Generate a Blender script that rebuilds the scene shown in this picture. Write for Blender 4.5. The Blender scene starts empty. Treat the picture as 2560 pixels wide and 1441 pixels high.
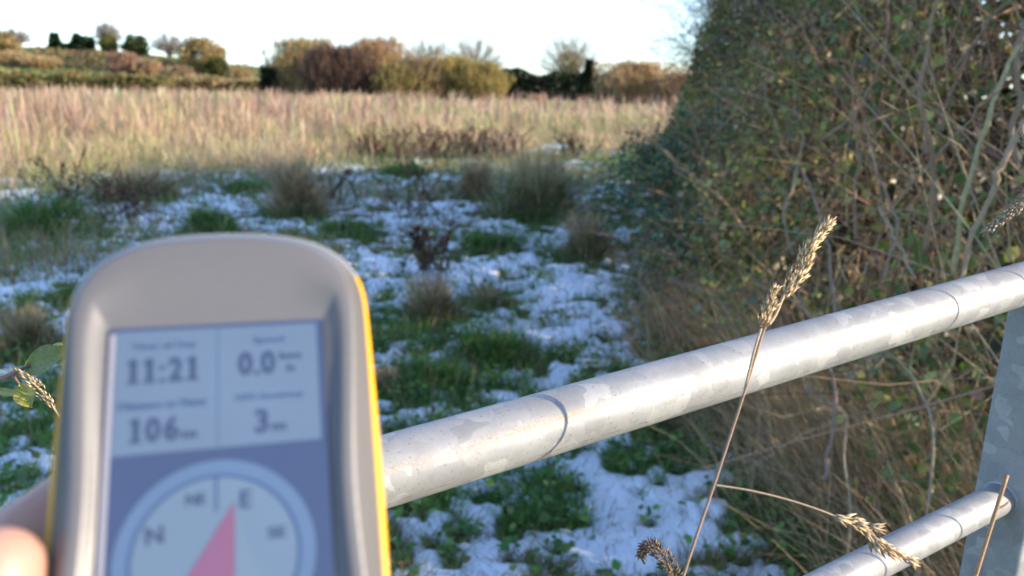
import bpy, math, random
import numpy as np
from mathutils import Matrix, Vector
R_ = math.radians
rng = np.random.default_rng(7)
random.seed(7)
sc = bpy.context.scene
COL = sc.collection

# ------------------------------------------------------------------ camera
CAM_H, PITCH, ROLL, FPX = 1.35, 14.4, 1.0, 1920.0
cd = bpy.data.cameras.new('camera'); cam = bpy.data.objects.new('camera', cd); COL.objects.link(cam)
sp, cp = math.sin(R_(PITCH)), math.cos(R_(PITCH))
_r, _u, _b = np.array([1., 0, 0]), np.array([0, sp, cp]), np.array([0, -cp, sp])
c_, s_ = math.cos(R_(ROLL)), math.sin(R_(ROLL))
CAMM = np.stack([c_ * _r + s_ * _u, c_ * _u - s_ * _r, _b], 1)     # camera axes (right, up, back) in the world
cam.matrix_world = Matrix([[*CAMM[0], 0], [*CAMM[1], 0], [*CAMM[2], CAM_H], [0, 0, 0, 1]])
cd.sensor_width = 36.0; cd.lens = 36.0 * FPX / 2560.0
cd.clip_start = 0.01; cd.clip_end = 8000
cd.dof.use_dof = True; cd.dof.focus_distance = 0.44
cd.dof.aperture_fstop = cd.lens / 2.7          # a phone lens: under 3 mm of glass
sc.camera = cam

# ------------------------------------------------------------------ sky, sun, exposure
SUN_AZ, SUN_EL = 103.0, 18.0                    # clockwise from the view direction
w = bpy.data.worlds.new('World'); sc.world = w; w.use_nodes = True
nt = w.node_tree; nt.nodes.clear()
out = nt.nodes.new('ShaderNodeOutputWorld'); bg = nt.nodes.new('ShaderNodeBackground')
sky = nt.nodes.new('ShaderNodeTexSky'); sky.sky_type = 'NISHITA'; sky.sun_disc = False
sky.sun_elevation = R_(SUN_EL); sky.sun_rotation = R_(SUN_AZ)
sky.air_density = 1.0; sky.dust_density = .35; sky.ozone_density = 1.6
tc = nt.nodes.new('ShaderNodeTexCoord'); mp = nt.nodes.new('ShaderNodeMapping')
mp.inputs['Scale'].default_value = (1.0, 1.0, 4.0); mp.inputs['Location'].default_value = (.35, .0, .15)
nz = nt.nodes.new('ShaderNodeTexNoise'); nz.inputs['Scale'].default_value = 1.25
nz.inputs['Detail'].default_value = 5; nz.inputs['Roughness'].default_value = .5; nz.inputs['Distortion'].default_value = .6
rp = nt.nodes.new('ShaderNodeValToRGB'); rp.color_ramp.elements[0].position = .42; rp.color_ramp.elements[1].position = .62
mul = nt.nodes.new('ShaderNodeMath'); mul.operation = 'MULTIPLY'; mul.inputs[1].default_value = .22
mixc = nt.nodes.new('ShaderNodeMix'); mixc.data_type = 'RGBA'
mixc.inputs['B'].default_value = (6.6, 7.2, 8.0, 1)   # thin bright cirrus
L = nt.links.new
L(tc.outputs['Generated'], mp.inputs['Vector']); L(mp.outputs['Vector'], nz.inputs['Vector'])
L(nz.outputs['Fac'], rp.inputs['Fac']); L(rp.outputs['Color'], mul.inputs[0]); L(mul.outputs[0], mixc.inputs['Factor'])
tint = nt.nodes.new('ShaderNodeMix'); tint.data_type = 'RGBA'; tint.blend_type = 'MULTIPLY'; tint.inputs['Factor'].default_value = 1
tint.inputs['B'].default_value = (.74, .90, 1.15, 1)      # the camera's cool white balance
L(sky.outputs['Color'], tint.inputs['A']); L(tint.outputs['Result'], mixc.inputs['A']); L(mixc.outputs['Result'], bg.inputs['Color']); L(bg.outputs['Background'], out.inputs['Surface'])
bg.inputs['Strength'].default_value = .128
S = Vector((math.sin(R_(SUN_AZ)) * math.cos(R_(SUN_EL)), math.cos(R_(SUN_AZ)) * math.cos(R_(SUN_EL)), math.sin(R_(SUN_EL))))
sd = bpy.data.lights.new('sun', 'SUN'); sun = bpy.data.objects.new('sun', sd); COL.objects.link(sun)
sd.energy = 3.6; sd.angle = R_(.53); sd.color = (1.0, .84, .64)
sun.rotation_euler = S.to_track_quat('Z', 'Y').to_euler(); sun.location = (30, -7, 12)
sc.view_settings.view_transform = 'Standard'; sc.view_settings.look = 'None'
sc.view_settings.exposure = 1.4; sc.view_settings.gamma = 1.0
sc.render.engine = 'CYCLES'
sc.cycles.use_denoising = True
sc.cycles.max_bounces = 6; sc.cycles.diffuse_bounces = 3; sc.cycles.glossy_bounces = 3
sc.cycles.transmission_bounces = 3; sc.cycles.transparent_max_bounces = 4
sc.cycles.sample_clamp_indirect = 8

# ------------------------------------------------------------------ helpers
def ray(px, py):
    return CAMM @ np.array([(px - 1280) / FPX, -(py - 720.5) / FPX, -1.0])
def at(px, py, d):                               # a point at depth d along the optical axis
    return np.array([0, 0, CAM_H]) + ray(px, py) * d
def at_y(px, py, y):                             # a point at ground distance y
    r = ray(px, py); return np.array([0, 0, CAM_H]) + r * (y / r[1])
def on_ground(px, py, z=0.0):
    r = ray(px, py); return np.array([0, 0, CAM_H]) + r * ((z - CAM_H) / r[2])

def _hash(ix, iy, iz, seed):
    n = (ix.astype(np.int64) * 374761393 + iy.astype(np.int64) * 668265263 + iz.astype(np.int64) * 2147483647 + seed * 1274126177) & 0xffffffff
    n = ((n ^ (n >> 13)) * 1274126177) & 0xffffffff
    n = ((n ^ (n >> 16)) * 2246822519) & 0xffffffff
    return ((n ^ (n >> 15)) & 0xffffff) / float(0xffffff)
def noise(x, y, z=None, seed=0):
    x = np.asarray(x, float); y = np.asarray(y, float); z = np.zeros_like(x) if z is None else np.asarray(z, float)
    ix, iy, iz = np.floor(x), np.floor(y), np.floor(z)
    fx, fy, fz = x - ix, y - iy, z - iz
    fx, fy, fz = [f * f * f * (f * (f * 6 - 15) + 10) for f in (fx, fy, fz)]
    r = 0
    for a in (0, 1):
        for b in (0, 1):
            for c in (0, 1):
                r = r + _hash(ix + a, iy + b, iz + c, seed) * (fx if a else 1 - fx) * (fy if b else 1 - fy) * (fz if c else 1 - fz)
    return r
def fbm(x, y, z=None, seed=0, oct=3):
    r, a, t = 0, 1.0, 0
    for o in range(oct):
        r = r + a * noise(x * 2 ** o, y * 2 ** o, None if z is None else z * 2 ** o, seed + o * 17); t += a; a *= .5
    return r / t
def sstep(a, b, x):
    t = np.clip((np.asarray(x, float) - a) / (b - a), 0, 1); return t * t * (3 - 2 * t)

def mesh_np(name, V, quads=None, tris=None, cols=None, smooth=False):
    me = bpy.data.meshes.new(name)
    V = np.asarray(V, np.float32); me.vertices.add(len(V)); me.vertices.foreach_set('co', V.ravel())
    q = np.zeros((0, 4), np.int32) if quads is None else np.asarray(quads, np.int32).reshape(-1, 4)
    t = np.zeros((0, 3), np.int32) if tris is None else np.asarray(tris, np.int32).reshape(-1, 3)
    loops = np.concatenate([q.ravel(), t.ravel()])
    me.loops.add(len(loops)); me.loops.foreach_set('vertex_index', loops)
    n = len(q) + len(t); me.polygons.add(n)
    st = np.concatenate([np.arange(len(q)) * 4, len(q) * 4 + np.arange(len(t)) * 3]).astype(np.int32)
    me.polygons.foreach_set('loop_start', st)
    if smooth: me.polygons.foreach_set('use_smooth', np.ones(n, bool))
    me.update(calc_edges=True); me.validate()
    if cols is not None:
        c = np.ones((len(V), 4), np.float32); c[:, :3] = cols
        a = me.attributes.new('Col', 'FLOAT_COLOR', 'POINT'); a.data.foreach_set('color', c.ravel())
    return me
def obj(name, me, mat=None, parent=None, label=None, cat=None, group=None, kind=None):
    o = bpy.data.objects.new(name, me); COL.objects.link(o)
    if mat is not None and me is not None: me.materials.append(mat)
    if parent is not None: o.parent = parent
    if label: o['label'] = label
    if cat: o['category'] = cat
    if group: o['group'] = group
    if kind: o['kind'] = kind
    return o
def empty(name, loc, label, cat, group=None):
    o = obj(name, None, None, None, label, cat, group); o.location = loc; o.empty_display_size = .05; return o
def rel(o, V): return np.asarray(V) - np.array(o.location)

class Bag:                                       # collects geometry of ONE part
    def __init__(s): s.V, s.Q, s.T, s.C, s.n = [], [], [], [], 0
    def add(s, V, Q=None, T=None, C=None):
        V = np.asarray(V, float).reshape(-1, 3); s.V.append(V)
        if Q is not None and len(Q): s.Q.append(np.asarray(Q).reshape(-1, 4) + s.n)
        if T is not None and len(T): s.T.append(np.asarray(T).reshape(-1, 3) + s.n)
        s.C.append(np.broadcast_to(np.asarray((.5, .5, .5) if C is None else C, float), V.shape)); s.n += len(V)
    def mesh(s, name, smooth=False):
        return mesh_np(name, np.concatenate(s.V), np.concatenate(s.Q) if s.Q else None, np.concatenate(s.T) if s.T else None, np.concatenate(s.C), smooth)
    def shift(s, o):
        for i in range(len(s.V)): s.V[i] = s.V[i] - np.array(o.location)
        return s

def blades(bag, P, Ln, W, az, lean, bend, C, seg=3, side=None, plume=None):
    """tapered bent strips. plume: widest place along the blade (None = at the base)"""
    P = np.asarray(P, float); n = len(P)
    Ln, W, az, lean, bend = [np.broadcast_to(np.asarray(a, float), (n,)) for a in (Ln, W, az, lean, bend)]
    C = np.broadcast_to(np.asarray(C, float), (n, 3))
    b = rng.uniform(0, math.pi, n) if side is None else np.broadcast_to(side, (n,))
    sx, sy = np.cos(b), np.sin(b)
    V = np.zeros((n, 2 * seg + 1, 3)); cur = P.copy()
    for k in range(seg + 1):
        t = k / seg
        if plume is None: wk = W * (1 - t ** 1.6) * .5
        else: wk = W * .5 * (.22 + .78 * math.exp(-((t - plume) / .2) ** 2))
        if k < seg:
            V[:, 2 * k] = cur + np.stack([-sx * wk, -sy * wk, 0 * wk], 1); V[:, 2 * k + 1] = cur + np.stack([sx * wk, sy * wk, 0 * wk], 1)
            ph = lean + bend * (k + .5) / seg
            cur = cur + (Ln / seg)[:, None] * np.stack([np.sin(ph) * np.cos(az), np.sin(ph) * np.sin(az), np.cos(ph)], 1)
        else: V[:, 2 * seg] = cur
    base = (np.arange(n) * (2 * seg + 1))[:, None]
    Q = np.concatenate([base + np.array([[2 * k, 2 * k + 1, 2 * k + 3, 2 * k + 2]]) for k in range(seg - 1)]) if seg > 1 else None
    T = base + np.array([[2 * seg - 2, 2 * seg - 1, 2 * seg]])
    bag.add(V.reshape(-1, 3), Q, T, np.repeat(C, 2 * seg + 1, 0))

def unit(v): return v / np.maximum(np.linalg.norm(v, axis=-1, keepdims=True), 1e-9)
def leaves(bag, P, size, C, aspect=.6, D=None, N=None, fold=.25):
    """leaf of two folded halves: base, two shoulders a side, tip"""
    P = np.asarray(P, float); n = len(P); size = np.broadcast_to(np.asarray(size, float), (n,))
    D = unit(rng.normal(size=(n, 3))) if D is None else unit(np.asarray(D, float))
    N = rng.normal(size=(n, 3)) if N is None else np.asarray(N, float)
    X = unit(np.cross(D, N)); N = np.cross(X, D); s = size[:, None]; a = aspect
    V = np.stack([P, P + s * (D * .3 + X * a * .5 + N * fold * a * .5), P + s * (D * .7 + X * a * .38 + N * fold * a * .3), P + s * D * 1.0,
                  P + s * (D * .7 - X * a * .38 + N * fold * a * .3), P + s * (D * .3 - X * a * .5 + N * fold * a * .5)], 1)
    b = (np.arange(n) * 6)[:, None]
    Q = np.concatenate([b + np.array([[0, 1, 2, 3]]), b + np.array([[0, 3, 4, 5]])])
    bag.add(V.reshape(-1, 3), Q, None, np.repeat(np.broadcast_to(np.asarray(C, float), (n, 3)), 6, 0))

def tube(bag, pts, rad, C=(.5, .5, .5), sides=5, cap=True):
    pts = np.asarray(pts, float); m = len(pts); rad = np.broadcast_to(np.asarray(rad, float), (m,))
    T = unit(np.gradient(pts, axis=0)); ref = np.array([0, 0, 1.]) if abs(T[0][2]) < .9 else np.array([1., 0, 0])
    A = unit(np.cross(T, ref)); 
    for i in range(1, m):                       # keep frames from flipping
        a = A[i - 1] - T[i] * (A[i - 1] @ T[i]); A[i] = a / max(np.linalg.norm(a), 1e-9)
    B = np.cross(T, A); th = np.arange(sides) * 2 * math.pi / sides
    V = pts[:, None] + rad[:, None, None] * (A[:, None] * np.cos(th)[None, :, None] + B[:, None] * np.sin(th)[None, :, None])
    i = np.arange(m - 1)[:, None] * sides; j = np.arange(sides)[None]
    Q = np.stack([i + j, i + (j + 1) % sides, i + sides + (j + 1) % sides, i + sides + j], -1).reshape(-1, 4)
    V = V.reshape(-1, 3); Tt = []
    if cap:
        V = np.concatenate([V, pts[:1], pts[-1:]]); a, b = m * sides, m * sides + 1
        Tt = [[a, (k + 1) % sides, k] for k in range(sides)] + [[b, (m - 1) * sides + k, (m - 1) * sides + (k + 1) % sides] for k in range(sides)]
    bag.add(V, Q, Tt, C)
def smooth_path(pts, n=24):
    pts = np.asarray(pts, float); m = len(pts); t = np.linspace(0, m - 1, n); o = []
    for x in t:
        i = min(int(x), m - 2); f = x - i
        p0, p1, p2, p3 = pts[max(i - 1, 0)], pts[i], pts[i + 1], pts[min(i + 2, m - 1)]
        o.append(.5 * ((2 * p1) + (-p0 + p2) * f + (2 * p0 - 5 * p1 + 4 * p2 - p3) * f ** 2 + (-p0 + 3 * p1 - 3 * p2 + p3) * f ** 3))
    return np.array(o)
def pick(cols, n, jit=.18, p=None):
    c = np.array(cols, float)[rng.choice(len(cols), n, p=p)]
    return np.clip(c * (1 + rng.normal(0, jit, (n, 1))) * (1 + rng.normal(0, jit * .3, (n, 3))), .004, .95)

# ------------------------------------------------------------------ materials
def new_mat(name):
    m = bpy.data.materials.new(name); m.use_nodes = True; t = m.node_tree; p = t.nodes['Principled BSDF']; return m, t, p
def plain(name, col, rough=.6, metal=0, spec=.5, coat=0, bump=None):
    m, t, p = new_mat(name); p.inputs['Roughness'].default_value = rough; p.inputs['Metallic'].default_value = metal
    p.inputs['Specular IOR Level'].default_value = spec; p.inputs['Coat Weight'].default_value = coat
    n = t.nodes.new('ShaderNodeTexNoise'); n.inputs['Scale'].default_value = bump[0] if bump else 60; n.inputs['Detail'].default_value = 4
    tcn = t.nodes.new('ShaderNodeTexCoord'); t.links.new(tcn.outputs['Object'], n.inputs['Vector'])
    r = t.nodes.new('ShaderNodeMix'); r.data_type = 'RGBA'
    r.inputs['A'].default_value = (*[c * .88 for c in col], 1); r.inputs['B'].default_value = (*[min(1, c * 1.1) for c in col], 1)
    t.links.new(n.outputs['Fac'], r.inputs['Factor']); t.links.new(r.outputs['Result'], p.inputs['Base Color'])
    if bump:
        b = t.nodes.new('ShaderNodeBump'); b.inputs['Strength'].default_value = bump[1]; b.inputs['Distance'].default_value = bump[2]
        t.links.new(n.outputs['Fac'], b.inputs['Height']); t.links.new(b.outputs['Normal'], p.inputs['Normal'])
    return m
def attr_mat(name, rough=.6, trans=0., spec=.3, grain=None):
    m, t, p = new_mat(name); a = t.nodes.new('ShaderNodeAttribute'); a.attribute_name = 'Col'
    src = a.outputs['Color']
    if grain:
        tcn = t.nodes.new('ShaderNodeTexCoord'); n = t.nodes.new('ShaderNodeTexNoise'); n.inputs['Scale'].default_value = grain; n.inputs['Detail'].default_value = 3
        t.links.new(tcn.outputs['Object'], n.inputs['Vector'])
        mr = t.nodes.new('ShaderNodeMapRange'); mr.inputs['To Min'].default_value = .55; mr.inputs['To Max'].default_value = 1.4
        t.links.new(n.outputs['Fac'], mr.inputs['Value'])
        vm = t.nodes.new('ShaderNodeVectorMath'); vm.operation = 'SCALE'; t.links.new(src, vm.inputs[0]); t.links.new(mr.outputs['Result'], vm.inputs['Scale']); src = vm.outputs['Vector']
    t.links.new(src, p.inputs['Base Color']); p.inputs['Roughness'].default_value = rough; p.inputs['Specular IOR Level'].default_value = spec
    if trans:
        tr = t.nodes.new('ShaderNodeBsdfTranslucent'); t.links.new(src, tr.inputs['Color'])
        mx = t.nodes.new('ShaderNodeMixShader'); mx.inputs[0].default_value = trans; o = t.nodes['Material Output']
        t.links.new(p.outputs[0], mx.inputs[1]); t.links.new(tr.outputs[0], mx.inputs[2]); t.links.new(mx.outputs[0], o.inputs['Surface'])
    return m
M_GRASS = attr_mat('grass_blade', .55, .38, .35)
M_DRY = attr_mat('dry_grass', .7, .4, .2)
M_LEAF = attr_mat('hedge_leaf', .42, .25, .5)
M_TWIG = attr_mat('twig_bark', .8, 0, .2, grain=90)
M_BARK = attr_mat('tree_bark', .9, 0, .1, grain=3)
M_FAR = attr_mat('far_twigs', .8, .5, .1)

m, t, p = new_mat('snow'); M_SNOW = m
p.inputs['Base Color'].default_value = (.80, .86, .94, 1); p.inputs['Roughness'].default_value = .75
n = t.nodes.new('ShaderNodeTexNoise'); n.inputs['Scale'].default_value = 160; n.inputs['Detail'].default_value = 4
tcn = t.nodes.new('ShaderNodeTexCoord'); t.links.new(tcn.outputs['Object'], n.inputs['Vector'])
b = t.nodes.new('ShaderNodeBump'); b.inputs['Strength'].default_value = .5; b.inputs['Distance'].default_value = .006
t.links.new(n.outputs['Fac'], b.inputs['Height']); t.links.new(b.outputs['Normal'], p.inputs['Normal'])

m, t, p = new_mat('soil_and_moss'); M_SOIL = m; p.inputs['Roughness'].default_value = .95
tcn = t.nodes.new('ShaderNodeTexCoord')
n = t.nodes.new('ShaderNodeTexNoise'); n.inputs['Scale'].default_value = 5; n.inputs['Detail'].default_value = 8; n.inputs['Roughness'].default_value = .65
r = t.nodes.new('ShaderNodeValToRGB'); e = r.color_ramp.elements
e[0].position = .3; e[0].color = (.03, .036, .016, 1); e[1].position = .75; e[1].color = (.13, .15, .05, 1)
x = r.color_ramp.elements.new(.52); x.color = (.05, .085, .025, 1)
t.links.new(tcn.outputs['Object'], n.inputs['Vector']); t.links.new(n.outputs['Fac'], r.inputs['Fac'])
t.links.new(r.outputs['Color'], p.inputs['Base Color'])
n2 = t.nodes.new('ShaderNodeTexNoise'); n2.inputs['Scale'].default_value = 60; t.links.new(tcn.outputs['Object'], n2.inputs['Vector'])
b = t.nodes.new('ShaderNodeBump'); b.inputs['Strength'].default_value = .8; b.inputs['Distance'].default_value = .02
t.links.new(n2.outputs['Fac'], b.inputs['Height']); t.links.new(b.outputs['Normal'], p.inputs['Normal'])

# ------------------------------------------------------------------ terrain
def gz(x, y):
    x = np.asarray(x, float); y = np.asarray(y, float); r = np.hypot(x, y)
    near = 1 - sstep(25, 60, r)
    h = near * (.10 * (fbm(x * .9, y * .9, seed=3) - .5) + .05 * (fbm(x * 3.2, y * 3.2, seed=5) - .5))
    h = h + sstep(85, 185, y) * sstep(-30, -105, x) * 6.6 + sstep(85, 185, y) * 2.2 * sstep(60, -60, x)
    h = h + .25 * (fbm(x * .03, y * .03, seed=8) - .5) * sstep(30, 80, r)
    return h
# ground sheet: rings out to the horizon
rr = np.concatenate([[0.0], np.geomspace(.35, 40, 230), np.geomspace(42, 4000, 60)]); na = 400
th = np.linspace(0, 2 * math.pi, na, endpoint=False)
RR, TH = np.meshgrid(rr, th, indexing='ij'); X, Y = RR * np.sin(TH), RR * np.cos(TH)
i, j = np.meshgrid(np.arange(len(rr) - 1), np.arange(na), indexing='ij')
Q = np.stack([i * na + j, i * na + (j + 1) % na, (i + 1) * na + (j + 1) % na, (i + 1) * na + j], -1).reshape(-1, 4)
g = obj('ground', mesh_np('ground', np.stack([X, Y, gz(X, Y)], -1).reshape(-1, 3), Q[:, ::-1], smooth=True), M_SOIL, kind='structure',
        label='rough meadow ground sloping up to a low hill', cat='ground')

# tussocks: (pixel of the foot, height px, half-width px, colours, label)
TUS = [
 ((728, 545), 150, 70, 'dry', 'tall tan-topped grass tussock standing alone in the snowy middle distance'),
 ((1075, 800), 120, 85, 'brown', 'brownish grass tussock in the snow above the top rail'),
 ((1340, 540), 165, 95, 'olive', 'tallest olive-brown grass tussock beside the low bramble'),
 ((1455, 645), 120, 65, 'brown', 'rounded brown tussock at the edge of the hedge foot'),
 ((1190, 500), 105, 45, 'dry', 'narrow upright tan tussock left of the tallest olive tussock'),
 ((1255, 900), 150, 90, 'green', 'fresh green grass clump in the snow close above the rail'),
 ((530, 590), 95, 70, 'green', 'dark green grass clump just above the handheld receiver'),
 ((615, 480), 45, 65, 'green', 'flat green hummock left of the tan-topped tussock'),
 ((1205, 625), 65, 65, 'green', 'low dark green hummock in the middle of the snow'),
 ((60, 600), 130, 110, 'green', 'broad green tussock at the left picture edge'),
 ((350, 500), 90, 95, 'brown', 'ragged brown-green tussock below the sunlit reeds on the left'),
 ((1000, 440), 40, 60, 'green', 'small green hummock below the dark dock stalks'),
 ((1130, 960), 100, 100, 'green', 'wide green clump directly behind the top rail'),
 ((960, 970), 55, 55, 'brown', 'rusty dead-leaf clump touching the receiver on its yellow side'),
 ((1215, 755), 45, 75, 'brown', 'dark flattened tussock in the centre of the snow patch'),
 ((870, 590), 55, 80, 'green', 'green tuft above the top corner of the receiver'),
 ((1340, 1300), 90, 75, 'green', 'dark green clump framed by snow under the top rail'),
 ((60, 870), 110, 80, 'brown', 'dull brown-green clump behind the leafy sprig'),
 ((1600, 1060), 90, 110, 'olive', 'straggling grass clump hanging over snow behind the rail'),
 ((200, 740), 60, 90, 'green', 'green hummock beside the upper left of the receiver'),
]
TPOS = []
for (fx, fy), hp, wp, c, lab in TUS:
    q = on_ground(fx, fy); d = q[1] * 1.0 / ray(fx, fy)[1]; TPOS.append((q[0], q[1], hp * d / FPX, wp * d / FPX))

HEDGE_X = lambda y: .95 + .16 * np.sin(y * 1.1) + np.where(y > 8.2, (y - 8.2) * .16, 0)
def snow_s(x, y):
    """how much snow lies here: > 0 is covered"""
    r = np.hypot(x, y)
    Mc = fbm(x * .75 + 3, y * .75, seed=21, oct=2)
    D = fbm(x * 13, y * 13, seed=31, oct=3); D2 = fbm(x * 3.4, y * 3.4, seed=41, oct=2)
    s = -.045 + .8 * (Mc - .5) + 3.0 * (D - .5) + 1.3 * (D2 - .5) + .16 * np.exp(-((x - .25 - .04 * y) / .8) ** 2) - .12 * (1 - sstep(2.4, 4.5, r))
    s = s - .75 * sstep(-.45, .25, x - HEDGE_X(y)) * (1 - .5 * sstep(7, 12, y))
    s = s - .6 * sstep(9, 15, y + .55 * x + 3 * (fbm(x * .3, y * .3, seed=51) - .5)) + .0
    s = s - .12 * sstep(-2, -5, x) * sstep(5, 8, y)
    for (tx, ty, h, wd) in TPOS:
        s = s - .9 * np.exp(-(((x - tx) / (wd * 1.05)) ** 2 + ((y - ty) / (wd * 1.35)) ** 2))
    return s
def in_shadow_zone(x, y): return y + .0 * x
# snow blanket: puffy lumps lying in the grass
rr = np.geomspace(1.2, 34, 640); th = np.radians(np.linspace(-43, 43, 640))
RR, TH = np.meshgrid(rr, th, indexing='ij'); X, Y = RR * np.sin(TH), RR * np.cos(TH)
s = snow_s(X, Y); puff = np.sign(s) * np.abs(s) ** .62
Zs = gz(X, Y) + .010 + .026 * np.clip(puff, -.9, .6) + .007 * (fbm(X * 15, Y * 15, seed=61, oct=2) - .5)
i, j = np.meshgrid(np.arange(len(rr) - 1), np.arange(len(th) - 1), indexing='ij'); nc = len(th)
Q = np.stack([i * nc + j, (i + 1) * nc + j, (i + 1) * nc + j + 1, i * nc + j + 1], -1).reshape(-1, 4)
keep = (s.ravel()[Q] > -.12).any(1); Q = Q[keep][:, ::-1]; used = np.unique(Q); mp_ = np.zeros(len(rr) * nc, np.int64); mp_[used] = np.arange(len(used))
V = np.stack([X, Y, Zs], -1).reshape(-1, 3)[used]
obj('snow', mesh_np('snow', V, mp_[Q], smooth=True), M_SNOW, label='thin patchy snow lying among the short grass', cat='snow', kind='stuff')

# ------------------------------------------------------------------ short grass between the snow
def polar(n, r0, r1, a0=-40, a1=40, pw=1.0):
    u = rng.random(n); r = r0 * (r1 / r0) ** (u ** pw); a = np.radians(rng.uniform(a0, a1, n)); return r * np.sin(a), r * np.cos(a), r
bag = Bag()
x, y, r = polar(230000, 1.3, 24)
s = snow_s(x, y); k = (s < .06) | (rng.random(len(x)) < .26); x, y, r, s = x[k], y[k], r[k], s[k]
n = len(x); on = s > .05
Lb = rng.uniform(.05, .13, n) * np.where(on, .62, 1) * (1 + .5 * fbm(x * 1.5, y * 1.5, seed=71))
Wb = np.maximum(rng.uniform(.003, .006, n), r * .0011)
dry = fbm(x * 1.2, y * 1.2, seed=72) + rng.normal(0, .12, n)
c = pick([(.11, .25, .05), (.14, .3, .06), (.08, .19, .04), (.19, .28, .08)], n, .25)
c = np.where((dry > .6)[:, None], pick([(.3, .23, .11), (.21, .19, .08), (.36, .28, .16)], n, .25), c)
blades(bag, np.stack([x, y, gz(x, y) - .01], 1), Lb, Wb, rng.uniform(0, 2 * math.pi, n), rng.uniform(.1, .7, n), rng.uniform(.3, 1.3, n), c, 3)
# broad weed leaves
x, y, r = polar(26000, 1.4, 12); k = snow_s(x, y) < -.02; x, y, r = x[k], y[k], r[k]; n = len(x)
D = rng.normal(size=(n, 3)); D[:, 2] = np.abs(D[:, 2]) * .5
leaves(bag, np.stack([x, y, gz(x, y) + rng.uniform(.01, .08, n)], 1), np.maximum(rng.uniform(.018, .045, n), r * .004), pick([(.1, .25, .05), (.13, .3, .06), (.08, .18, .05), (.2, .26, .08)], n, .25), .7, D, np.array([[0, 0, 1.]]).repeat(n, 0) + rng.normal(0, .4, (n, 3)))
obj('short_grass', bag.mesh('short_grass'), M_GRASS, label='short green grass and weeds poking through the snow', cat='grass', kind='stuff')

# ------------------------------------------------------------------ tussocks, one thing each
PAL = {'dry': [(.5, .37, .23), (.4, .3, .17), (.22, .22, .09), (.58, .45, .28)], 'brown': [(.36, .27, .15), (.24, .24, .1), (.44, .31, .18), (.14, .2, .07)],
       'olive': [(.3, .26, .12), (.4, .31, .18), (.2, .24, .09), (.15, .2, .07)], 'green': [(.1, .24, .05), (.13, .28, .065), (.2, .25, .08), (.075, .18, .04)]}
for ((fx, fy), hp, wp, c, lab), (tx, ty, h, wd) in zip(TUS, TPOS):
    z0 = float(gz(tx, ty)); b = Bag(); n = 1900 if ty < 6 else 1500
    a = rng.uniform(0, 2 * math.pi, n); q_ = np.sqrt(rng.random(n)); rad = q_ * wd * .8; dome = h * .5 * (1 - q_ ** 2.4)
    sub = rng.integers(0, 4, n); so = rng.normal(0, .34 * wd, (4, 2)) * (1, .8); sh = rng.uniform(.55, 1.08, 4)[sub]; wind = rng.uniform(0, 6.28)
    P = np.stack([rad * .8 * np.cos(a) + so[sub, 0], rad * .8 * np.sin(a) + so[sub, 1], dome * sh - .03], 1)
    a = np.where(rng.random(n) < .3, wind + rng.normal(0, .6, n), a)
    blades(b, P, h * rng.uniform(.3, .72, n) * (1 - .25 * q_), np.maximum(rng.uniform(.003, .007, n), ty * .0014), a + rng.normal(0, .6, n),
           .05 + q_ * .6 + np.abs(rng.normal(0, .15, n)), rng.uniform(.3, 1.5, n), pick(PAL[c], n, .25), 4)
    if c != 'green':                              # fresh blades at the foot, seeding stems on top
        m2 = n // 3; a = rng.uniform(0, 2 * math.pi, m2); rad = np.sqrt(rng.uniform(.4, 1.2, m2)) * wd * .85
        blades(b, np.stack([rad * np.cos(a), rad * np.sin(a), 0 * a - .02], 1), h * rng.uniform(.2, .45, m2), np.maximum(.004, ty * .0011), a, rng.uniform(.2, .8, m2), rng.uniform(.3, 1.2, m2), pick(PAL['green'], m2, .25), 3)
        m3 = n // 5; a = rng.uniform(0, 2 * math.pi, m3); rad = np.sqrt(rng.random(m3)) * wd * .5
        blades(b, np.stack([rad * np.cos(a), rad * np.sin(a), h * .3 + 0 * a], 1), h * rng.uniform(.5, .85, m3), np.maximum(.003, ty * .0009), a, np.abs(rng.normal(.1, .2, m3)), rng.normal(.2, .3, m3), pick(PAL['dry'], m3, .2), 3, plume=.75)
    o = obj('grass_tussock', b.mesh('grass_tussock'), M_GRASS, None, lab, 'tussock', 'grass tussocks in the snow'); o.location = (tx, ty, z0)

# ------------------------------------------------------------------ sunlit field of dead reeds and tall grass
bag = Bag()
def field_front(x): return np.where((x > -3.6) & (x < 1.5), 2.2, 0) + 10.2 + np.clip(x + 7, 0, None) * .95 + 9 * (fbm(x * .38, x * .2, seed=81, oct=3) - .5) + 3 * (fbm(x * 1.7, x * .6, seed=82, oct=2) - .5)
x, y, r = polar(170000, 8.5, 95, -38, 30)
k = (y > field_front(x) + rng.exponential(1.3, len(x)) * (rng.random(len(x)) < .75) - .8) & (x < HEDGE_X(y) + 1.0 + .08 * y)
x, y, r = x[k], y[k], r[k]; n = len(x)
patch = fbm(x * .3, y * .22, seed=83) * 1.5 - .25
lodge = sstep(.52, .62, fbm(x * .5, y * .32, seed=85, oct=3))
hgt = rng.uniform(.3, 1.0, n) * (1 - .5 * lodge) * .9 * (.55 + .45 * sstep(0, 3.5, y - field_front(x))) * (.35 + 1.2 * fbm(x * .45, y * .25, seed=84, oct=4)) * np.where(r > 30, .9, 1) * (1 + .3 * sstep(-4, -9, x))
c = pick([(.64, .47, .29), (.55, .39, .24), (.7, .53, .33), (.46, .31, .2), (.6, .49, .27)], n, .16)
c = np.where(((patch > .56) & (rng.random(n) < .6))[:, None], pick([(.46, .42, .18), (.55, .46, .24), (.34, .36, .14)], n, .18), c)
c = np.where(((patch < .42) & (rng.random(n) < .55))[:, None], pick([(.44, .29, .19), (.52, .37, .25), (.34, .22, .15)], n, .18), c)
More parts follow.
